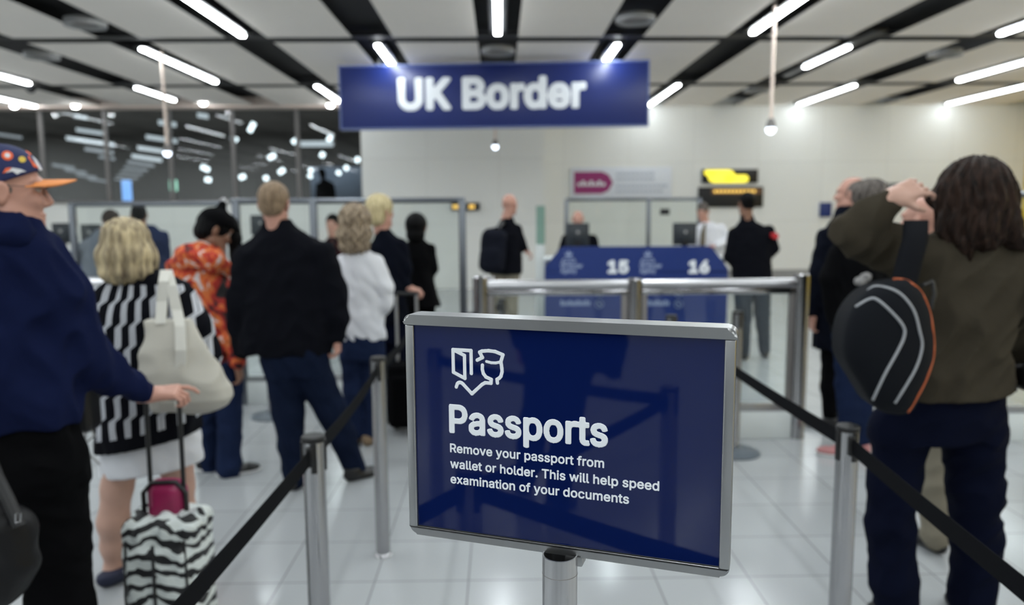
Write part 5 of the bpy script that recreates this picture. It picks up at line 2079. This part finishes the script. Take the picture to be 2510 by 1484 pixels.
# far left at the counter
P1 = Fig(240, 9.0, 'person in a grey hooded top leaning at the far left counter, behind the blonde woman', res=.013)
hd = P1.head(272, 545, yaw=40, pitch=-25, neck=(252, 572, 0))
P1.body([hd], M['skin'], [[(252, 570, 0, 12), (240, 640, 0, 24), (240, 690, 0, 22), (232, 850, 0, 10)], [(240, 690, 0, 22), (252, 850, 0, 10)]])
P1.short_hair(M['hair_dbrown'], .02, .005, -.1)
P1.cloth('hooded_top', M['grey_cloth'], lofts=[[(690, 205, 275, .14, 0), (640, 205, 275, .14, 0), (595, 214, 274, .12, 0), (575, 228, 270, .09, 0), (562, 238, 264, .06, 0)]],
         limbs=[[(222, 596, 0, 14), (196, 612, .1, 13), (192, 640, .25, 10)], [(266, 600, 0, 14), (270, 650, .1, 12)]])
P1.cloth('trousers', M['denim_dark'], limbs=[[(226, 690, 0, 20), (228, 850, 0, 12)], [(256, 690, 0, 20), (256, 850, 0, 12)]])
P1.shoe(228, 862, 0, 0, M['shoe_black'])
P1.shoe(256, 862, 0, 0, M['shoe_black'])
simple(366, 8.8, 'man with black hair in a navy jacket, just behind the blonde woman at left',
       dict(px=341, py=528, yaw=20), (352, 566, 0), M['skin_tan'], M['hair_black'],
       [(690, 330, 408, .14, 0), (640, 330, 410, .14, 0), (590, 334, 410, .13, 0), (566, 344, 392, .09, 0), (552, 346, 376, .06, 0)],
       [[(400, 580, 0, 14), (408, 650, 0, 12)], [(340, 590, 0, 14), (332, 650, 0, 12)]], cloth('navy_jacket', (28, 38, 68)),
       [[(352, 690, 0, 20), (352, 860, 0, 12)], [(386, 690, 0, 20), (386, 860, 0, 12)]], M['black_cloth'], feet=((352, 870, 0, 0), (386, 870, 0, 0)))
simple(818, 9.6, 'dark haired officer far behind, left of the white blouse',
       dict(px=815, py=550, yaw=170, pitch=-5), (816, 584, 0), M['skin_ruddy'], M['hair_black'],
       [(690, 780, 856, .13, 0), (630, 782, 854, .13, 0), (594, 794, 840, .1, 0), (580, 806, 828, .06, 0)],
       [[(844, 604, 0, 12), (852, 660, -.05, 10)], [(790, 604, 0, 12), (782, 660, -.05, 10)]], M['black_jacket'],
       [[(804, 690, 0, 18), (804, 836, 0, 11)], [(834, 690, 0, 18), (834, 836, 0, 11)]], M['black_cloth'], feet=((804, 845, 0, 180), (834, 845, 0, 180)), face=True)

# ------------------------------------------------------------------ people on the right
L_ = Fig(2070, 5.6, 'balding man in a long dark navy coat, facing left, right of the steel barrier', res=.011)
hd = L_.head(2086, 478, yaw=52, neck=(2082, 545, 0), sc=1.05)
h1 = L_.hand(1992, 775, -.02, (.0, .1, -1), (1, 0, 0), (0, 1, 0), .8)
body = L_.body([hd, h1], M['skin_ruddy'], [[(2082, 540, 0, 18), (2070, 650, 0, 36), (2060, 800, 0, 34), (2030, 1020, 0, 14)], [(2060, 800, 0, 34), (2075, 1020, .1, 14)]])
L_.eyes(body)
F = L_.hair_field()
F.ell((0, -.03, .025), (.084, .098, .085))
F.ell((0, .07, .06), (.09, .085, .12), k=.02, op='s')
F.ell((0, .1, -.03), (.09, .095, .12), k=.01, op='s')
F.cut((0, 0, -.06), (0, 0, -1))
F.frame()
soft('hair', F, M['hair_grey'], L_.root)
L_.cloth('coat', M['navy_coat'],
         lofts=[[(855, 1992, 2110, .15, 0), (760, 1998, 2118, .15, 0), (650, 2006, 2124, .145, 0), (575, 2018, 2122, .125, 0), (535, 2040, 2116, .1, 0), (505, 2056, 2106, .075, 0)]],
         limbs=[[(2026, 580, 0, 24), (2006, 670, -.02, 22), (1992, 765, -.02, 15)], [(2112, 580, 0, 22), (2124, 700, .05, 20)]], fold=(.008, 17))
L_.cloth('trousers', M['black_cloth'], limbs=[[(2042, 840, 0, 30), (2036, 950, 0, 24), (2034, 1022, 0, 17)], [(2078, 840, .1, 30), (2078, 1022, .12, 17)]], fold=(.006, 5))
L_.shoe(2034, 1045, -.02, 62, M['shoe_black'])
L_.shoe(2078, 1040, .12, 50, M['shoe_black'])

Mf = Fig(2095, 4.95, 'person with fluffy grey brown hair, black coat and blue jeans, behind the raised arm', res=.012)
hd = Mf.head(2128, 488, yaw=25, neck=(2120, 560, 0))
body = Mf.body([hd], M['skin'], [[(2120, 555, 0, 18), (2100, 680, 0, 38), (2090, 820, 0, 36), (2075, 1020, 0, 15)], [(2090, 820, 0, 36), (2110, 1020, 0, 15)]])
F = Mf.hair_field()
F.ell((0, -.02, .03), (.105, .12, .1))
F.ell((0, -.05, -.05), (.1, .08, .08))
F.ell((0, .14, -.04), (.07, .09, .11), op='s')
F.disp(strands(Mf.ho, .008, 15, 8))
F.frame()
soft('hair', F, M['hair_grey'], Mf.root)
Mf.cloth('coat', M['black_cloth'],
         lofts=[[(835, 2040, 2160, .15, 0), (740, 2040, 2160, .145, 0), (640, 2045, 2160, .14, 0), (590, 2060, 2155, .11, 0), (560, 2095, 2140, .07, 0)]],
         limbs=[[(2066, 600, 0, 25), (2036, 680, 0, 25), (2044, 780, .03, 19)], [(2150, 600, 0, 25), (2165, 720, 0, 24)]], fold=(.01, 18))
for q in ((2108, 690), (2122, 680)):
    F = Field(.008, .01).ell(Mf.P(*q, -.19), (.035, .03, .03)).disp(folds(.008, 3, .03))
    soft('pompom', F, mat('grey_fur', (130, 128, 128), .9) if 'grey_fur' not in bpy.data.materials else bpy.data.materials['grey_fur'], Mf.root)
Mf.cloth('jeans', M['denim'], limbs=[[(2075, 820, 0, 36), (2078, 940, 0, 30), (2082, 1075, 0, 24)], [(2112, 820, 0, 36), (2112, 940, 0, 30), (2112, 1075, .02, 24)]], fold=(.006, 6))
ps = mat('pink_trainer', (166, 112, 112), .7)
Mf.shoe(2068, 1120, -.03, 66, ps, L=.24, sole=M['sole_white'])
Mf.shoe(2112, 1115, .02, 10, ps, L=.22, sole=M['sole_white'])

O = Fig(2300, 3.5, 'bald person in khaki trousers, mostly hidden behind the brown jacket', res=.011)
hd = O.head(2264, 546, yaw=35, neck=(2290, 625, 0))
O.body([hd], M['skin_ruddy'], [[(2290, 625, 0, 28), (2330, 760, 0, 55), (2330, 950, 0, 55), (2295, 1150, 0, 28), (2292, 1330, 0, 22)], [(2330, 950, 0, 55), (2390, 1150, 0, 28), (2390, 1330, 0, 22)]])
O.cloth('shirt', M['grey_cloth'], lofts=[[(980, 2260, 2420, .12, 0), (800, 2262, 2420, .13, 0), (690, 2268, 2410, .11, 0), (650, 2280, 2360, .08, 0), (625, 2285, 2330, .06, 0)]], limbs=[[(2390, 660, 0, 32), (2420, 880, .1, 24)]], fold=(.006, 4))
O.cloth('trousers', M['khaki'], lofts=[[(940, 2252, 2420, .12, 0), (1040, 2250, 2420, .12, 0)]], limbs=[[(2296, 1020, 0, 44), (2290, 1180, 0, 38), (2292, 1315, -.02, 36)], [(2380, 1020, .05, 44), (2385, 1180, .05, 36), (2390, 1300, .05, 34)]], fold=(.008, 6))
O.shoe(2290, 1358, -.0, 8, M['shoe_black'])
O.shoe(2390, 1340, .05, -8, M['shoe_black'])

# ---- person in the brown jacket
N_ = Fig(2330, 2.8, 'person with long dark hair in a brown jacket, arm raised to the head, right foreground', res=.008)
hd = N_.head(2382, 490, yaw=-12, pitch=4, neck=(2370, 610, 0), sc=1.04, res=.006)
hnd = N_.hand(2188, 484, -.1, (.9, .05, .36), (.15, .75, -.65), (.2, -.65, -.75), curl=.62, index=.5, sc=1.02, fore=(2150, 510, -.09), res=.003, spread=.16)
body = N_.body([hd, hnd], M['skin'], [[(2370, 620, 0, 44), (2360, 780, 0, 90), (2360, 980, 0, 90), (2210, 1240, 0, 44), (2190, 1500, 0, 36), (2180, 1630, 0, 30)], [(2360, 980, 0, 90), (2390, 1240, .05, 44), (2380, 1500, .08, 36), (2375, 1600, .08, 30)],
                                      [(2250, 640, 0, 38), (2080, 580, -.05, 34), (2170, 500, -.1, 22)], [(2500, 680, 0, 34), (2530, 820, 0, 34), (2490, 940, .1, 26)]])
F = N_.hair_field(.006)
F.ell((0, -.02, .045), (.112, .125, .108))
F.chain([((-.05, -.04, .02), .085), ((-.065, -.075, -.07), .058), ((-.055, -.1, -.13), .036), ((-.03, -.11, -.20), .014)])
F.chain([((.05, -.04, .0), .085), ((.075, -.06, -.07), .06), ((.11, -.075, -.12), .036), ((.15, -.08, -.155), .02)])
F.chain([((0, -.06, -.02), .1), ((0, -.08, -.085), .075), ((.02, -.09, -.125), .05)])
F.chain([((.06, .03, .02), .05), ((.105, .0, -.08), .022), ((.125, -.02, -.16), .012)])
F.chain([((-.08, -.05, .0), .05), ((-.115, -.03, .0), .03), ((-.14, -.02, .01), .016)])
F.chain([((-.08, -.05, -.02), .04), ((-.1, -.08, -.1), .03), ((-.085, -.1, -.17), .012)])
F.ell((0, .15, -.04), (.075, .09, .13), op='s')
F.disp(strands(N_.ho, .007, 21, 12, 12, .3))
F.frame()
soft('hair', F, M['hair_brown'], N_.root)
N_.cloth('jacket', M['olive'],
         lofts=[[(1010, 2150, 2490, .16, 0), (960, 2160, 2478, .158, 0), (860, 2190, 2470, .15, 0), (760, 2214, 2482, .15, 0), (670, 2208, 2508, .14, 0), (615, 2226, 2500, .115, 0), (582, 2276, 2450, .09, 0), (560, 2310, 2420, .07, 0)]],
         limbs=[[(2262, 645, 0, 66), (2170, 604, -.02, 54), (2096, 580, -.04, 46), (2088, 568, -.05, 42), (2132, 530, -.08, 36), (2182, 496, -.1, 27)],
                [(2470, 640, 0, 62), (2520, 740, 0, 58), (2530, 840, .02, 50), (2500, 925, .12, 38)]],
         cuts=[((2360, 992, -.16), (.06, 0, -1))], fold=(.015, 23), wl=.12, k=.04)
N_.cloth('collar', M['olive'], limbs=[[(2310, 606, -.01, 20), (2360, 600, -.05, 20), (2420, 602, -.04, 20), (2440, 608, 0, 18)]], fold=(.006, 2))
N_.cloth('jeans', M['denim_black'],
         lofts=[[(960, 2165, 2458, .125, 0), (1010, 2152, 2460, .135, 0), (1070, 2138, 2456, .138, 0)]],
         limbs=[[(2205, 1060, 0, 72), (2192, 1180, .0, 60), (2182, 1290, -.01, 56), (2190, 1420, -.02, 55), (2205, 1560, -.02, 52), (2205, 1640, -.02, 50)],
                [(2380, 1060, 0, 76), (2392, 1200, .02, 64), (2392, 1320, .04, 60), (2385, 1460, .05, 56), (2375, 1600, .05, 52)]], fold=(.010, 19), wl=.14, k=.035)
N_.shoe(2205, 1660, -.02, 10, M['shoe_black'])
N_.shoe(2375, 1640, .05, -5, M['shoe_black'])

# backpack
Yb = 2.52
r = empty('backpack', at(2180, 850, Yb), 'dark backpack with grey reflective lines and orange piping on the brown jacket', 'backpack')
o = Vector(r.location)
bp = lambda px, py, Y=Yb: tuple(at(px, py, Y) - o)
OUT = [(2205, 684), (2240, 694), (2270, 735), (2287, 800), (2290, 860), (2280, 920), (2256, 975), (2230, 1012), (2185, 1016), (2140, 996), (2100, 935), (2068, 880), (2064, 830), (2074, 780), (2098, 738), (2140, 702)]
mb = Yb / FPX
cxp, cyp = 2178, 848


def bag_surface(px, py):
    """depth of the rounded front of the bag at a point of its outline plane"""
    a_ = math.atan2(py - cyp, px - cxp)
    best = None
    n = len(OUT)
    for i in range(n):
        (x0, y0), (x1, y1) = OUT[i], OUT[(i + 1) % n]
        d = (math.cos(a_), math.sin(a_))
        den = d[0] * (y1 - y0) - d[1] * (x1 - x0)
        if abs(den) < 1e-9:
            continue
        t = ((x0 - cxp) * (y1 - y0) - (y0 - cyp) * (x1 - x0)) / den
        u = ((x0 - cxp) * d[1] - (y0 - cyp) * d[0]) / den
        if t > 0 and -1e-6 <= u <= 1 + 1e-6:
            best = t if best is None else min(best, t)
    q = min(1, math.hypot(px - cxp, py - cyp) / best)
    return .085 * math.sqrt(max(0, 1 - q ** 3.2))


bm = bmesh.new()
OUTS = []
for i in range(len(OUT)):                                       # finer outline
    p0, p1, p2, p3 = [Vector(OUT[(i + j) % len(OUT)]) for j in (-1, 0, 1, 2)]
    for t in (0, .33, .67):
        OUTS.append(.5 * ((2 * p1) + (p2 - p0) * t + (2 * p0 - 5 * p1 + 4 * p2 - p3) * t * t + (3 * p1 - p0 - 3 * p2 + p3) * t ** 3))
rings = []
for q in (1.0, .985, .95, .88, .78, .62, .42, .2):
    ring = []
    for p in OUTS:
        x, y = cxp + (p[0] - cxp) * q, cyp + (p[1] - cyp) * q
        ring.append(bm.verts.new(Vector(bp(x, y, Yb - .085 * math.sqrt(max(0, 1 - q ** 3.2))))))
    rings.append(ring)
c_ = bm.verts.new(Vector(bp(cxp, cyp, Yb - .0855)))
back = [bm.verts.new(Vector(bp(cxp + (p[0] - cxp) * .97, cyp + (p[1] - cyp) * .97)) + Vector((0, .09, 0))) for p in OUTS]
n = len(OUTS)
for a_, b_ in zip([back] + rings, rings):
    for k in range(n):
        bm.faces.new((a_[k], a_[(k + 1) % n], b_[(k + 1) % n], b_[k]))
for k in range(n):
    bm.faces.new((rings[-1][k], rings[-1][(k + 1) % n], c_))
bm.faces.new(back[::-1])
build('bag_body', bm, mat('navy_black_nylon', (12, 15, 21), .8, bump=.15, bscale=300, spec=.15), r, 180)


def piping(name, pts, rad, m, label=None):
    bm = bmesh.new()
    P2 = []
    for i in range(len(pts) - 1):
        p0, p1, p2, p3 = [Vector(pts[max(0, min(len(pts) - 1, i + j))]) for j in (-1, 0, 1, 2)]
        for t in (0, .2, .4, .6, .8):
            P2.append(.5 * ((2 * p1) + (p2 - p0) * t + (2 * p0 - 5 * p1 + 4 * p2 - p3) * t * t + (3 * p1 - p0 - 3 * p2 + p3) * t ** 3))
    P2.append(Vector(pts[-1]))
    tube(bm, [Vector(bp(x, y, Yb - bag_surface(x, y) - .001)) for x, y in P2], rad, 10)
    tag(build(name, bm, m, r), label)


refl = mat('grey_reflective_tape', (150, 152, 156), .5)
piping('reflective_line', [(2128, 712), (2150, 702), (2200, 716), (2238, 758), (2254, 812), (2260, 850), (2246, 900), (2218, 950), (2194, 988)], .0048, refl, 'outer grey reflective line')
piping('reflective_line', [(2098, 752), (2130, 734), (2150, 735), (2185, 765), (2214, 800), (2216, 826), (2200, 862), (2168, 920), (2140, 980)], .0048, refl, 'inner grey reflective line')
piping('orange_piping', [(2190, 685), (2222, 689), (2256, 715), (2278, 765), (2288, 830), (2287, 875), (2272, 925), (2250, 970), (2226, 1010)], .005, mat('orange_piping_cord', (170, 82, 38), .6))
bm = bmesh.new()
rows = []
for px, py, Y, hw in ((2248, 540, 2.64, .040), (2246, 590, 2.6, .042), (2232, 640, 2.58, .043), (2218, 700, 2.56, .042)):
    c = Vector(bp(px, py, Y))
    rows.append([bm.verts.new(c + Vector((dx, dy, 0))) for dx, dy in ((-hw, 0), (-hw * .6, -.012), (hw * .6, -.012), (hw, 0), (hw, .015), (-hw, .015))])
for a_, b_ in zip(rows, rows[1:]):
    for k in range(6):
        bm.faces.new((a_[k], a_[(k + 1) % 6], b_[(k + 1) % 6], b_[k]))
bm.faces.new(rows[0])
bm.faces.new(rows[-1][::-1])
build('shoulder_strap', bm, mat('black_padded_strap', (9, 11, 17), .8, spec=.15), r, 60)
bm = bmesh.new()
tube(bm, [bp(2285, 690, 2.62), bp(2292, 720, 2.6), bp(2282, 760, 2.6)], .008, 8)
tube(bm, [bp(2260, 700, 2.6), bp(2285, 690, 2.62)], .008, 8)
build('grab_loop', bm, M['black'], r)
# dark bag at the right edge
r = empty('handbag', at(2512, 925, 2.75), 'black bag at the right edge beside the elbow of the person in the brown jacket', 'bag')
F = Field(.008, .03).rbox((.04, 0, 0), (.07, .06, .05), .03).cone((.0, -.02, .02), (.06, 0, .16), .02, .015)
soft('bag_body', F, M['shoe_black'], r)
# figure in the dark hall
simple(798, 22, 'dark figure standing in the hall behind the glass wall',
       dict(px=790, py=424, yaw=-60), (792, 441, 0), M['hair_black'], M['hair_black'],
       [(505, 778, 822, .16, 0), (470, 776, 822, .16, 0), (448, 784, 814, .11, 0), (440, 788, 800, .06, 0)],
       [[(814, 455, 0, 6), (820, 495, 0, 5)], [(780, 455, 0, 6), (778, 495, 0, 5)]], M['black_cloth'],
       [[(790, 500, 0, 9), (790, 548, 0, 6)], [(810, 500, 0, 9), (810, 548, 0, 6)]], M['black_cloth'], res=.02)

# someone standing behind the viewer, mirrored in the glossy sign
v_ = copy_tree(Dm.root)
v_.location = (-1.75, -1.55, 0)
v_.rotation_euler = (0, 0, math.pi)
v_['label'] = 'person in dark clothes behind the viewer, mirrored darkly in the passport sign'
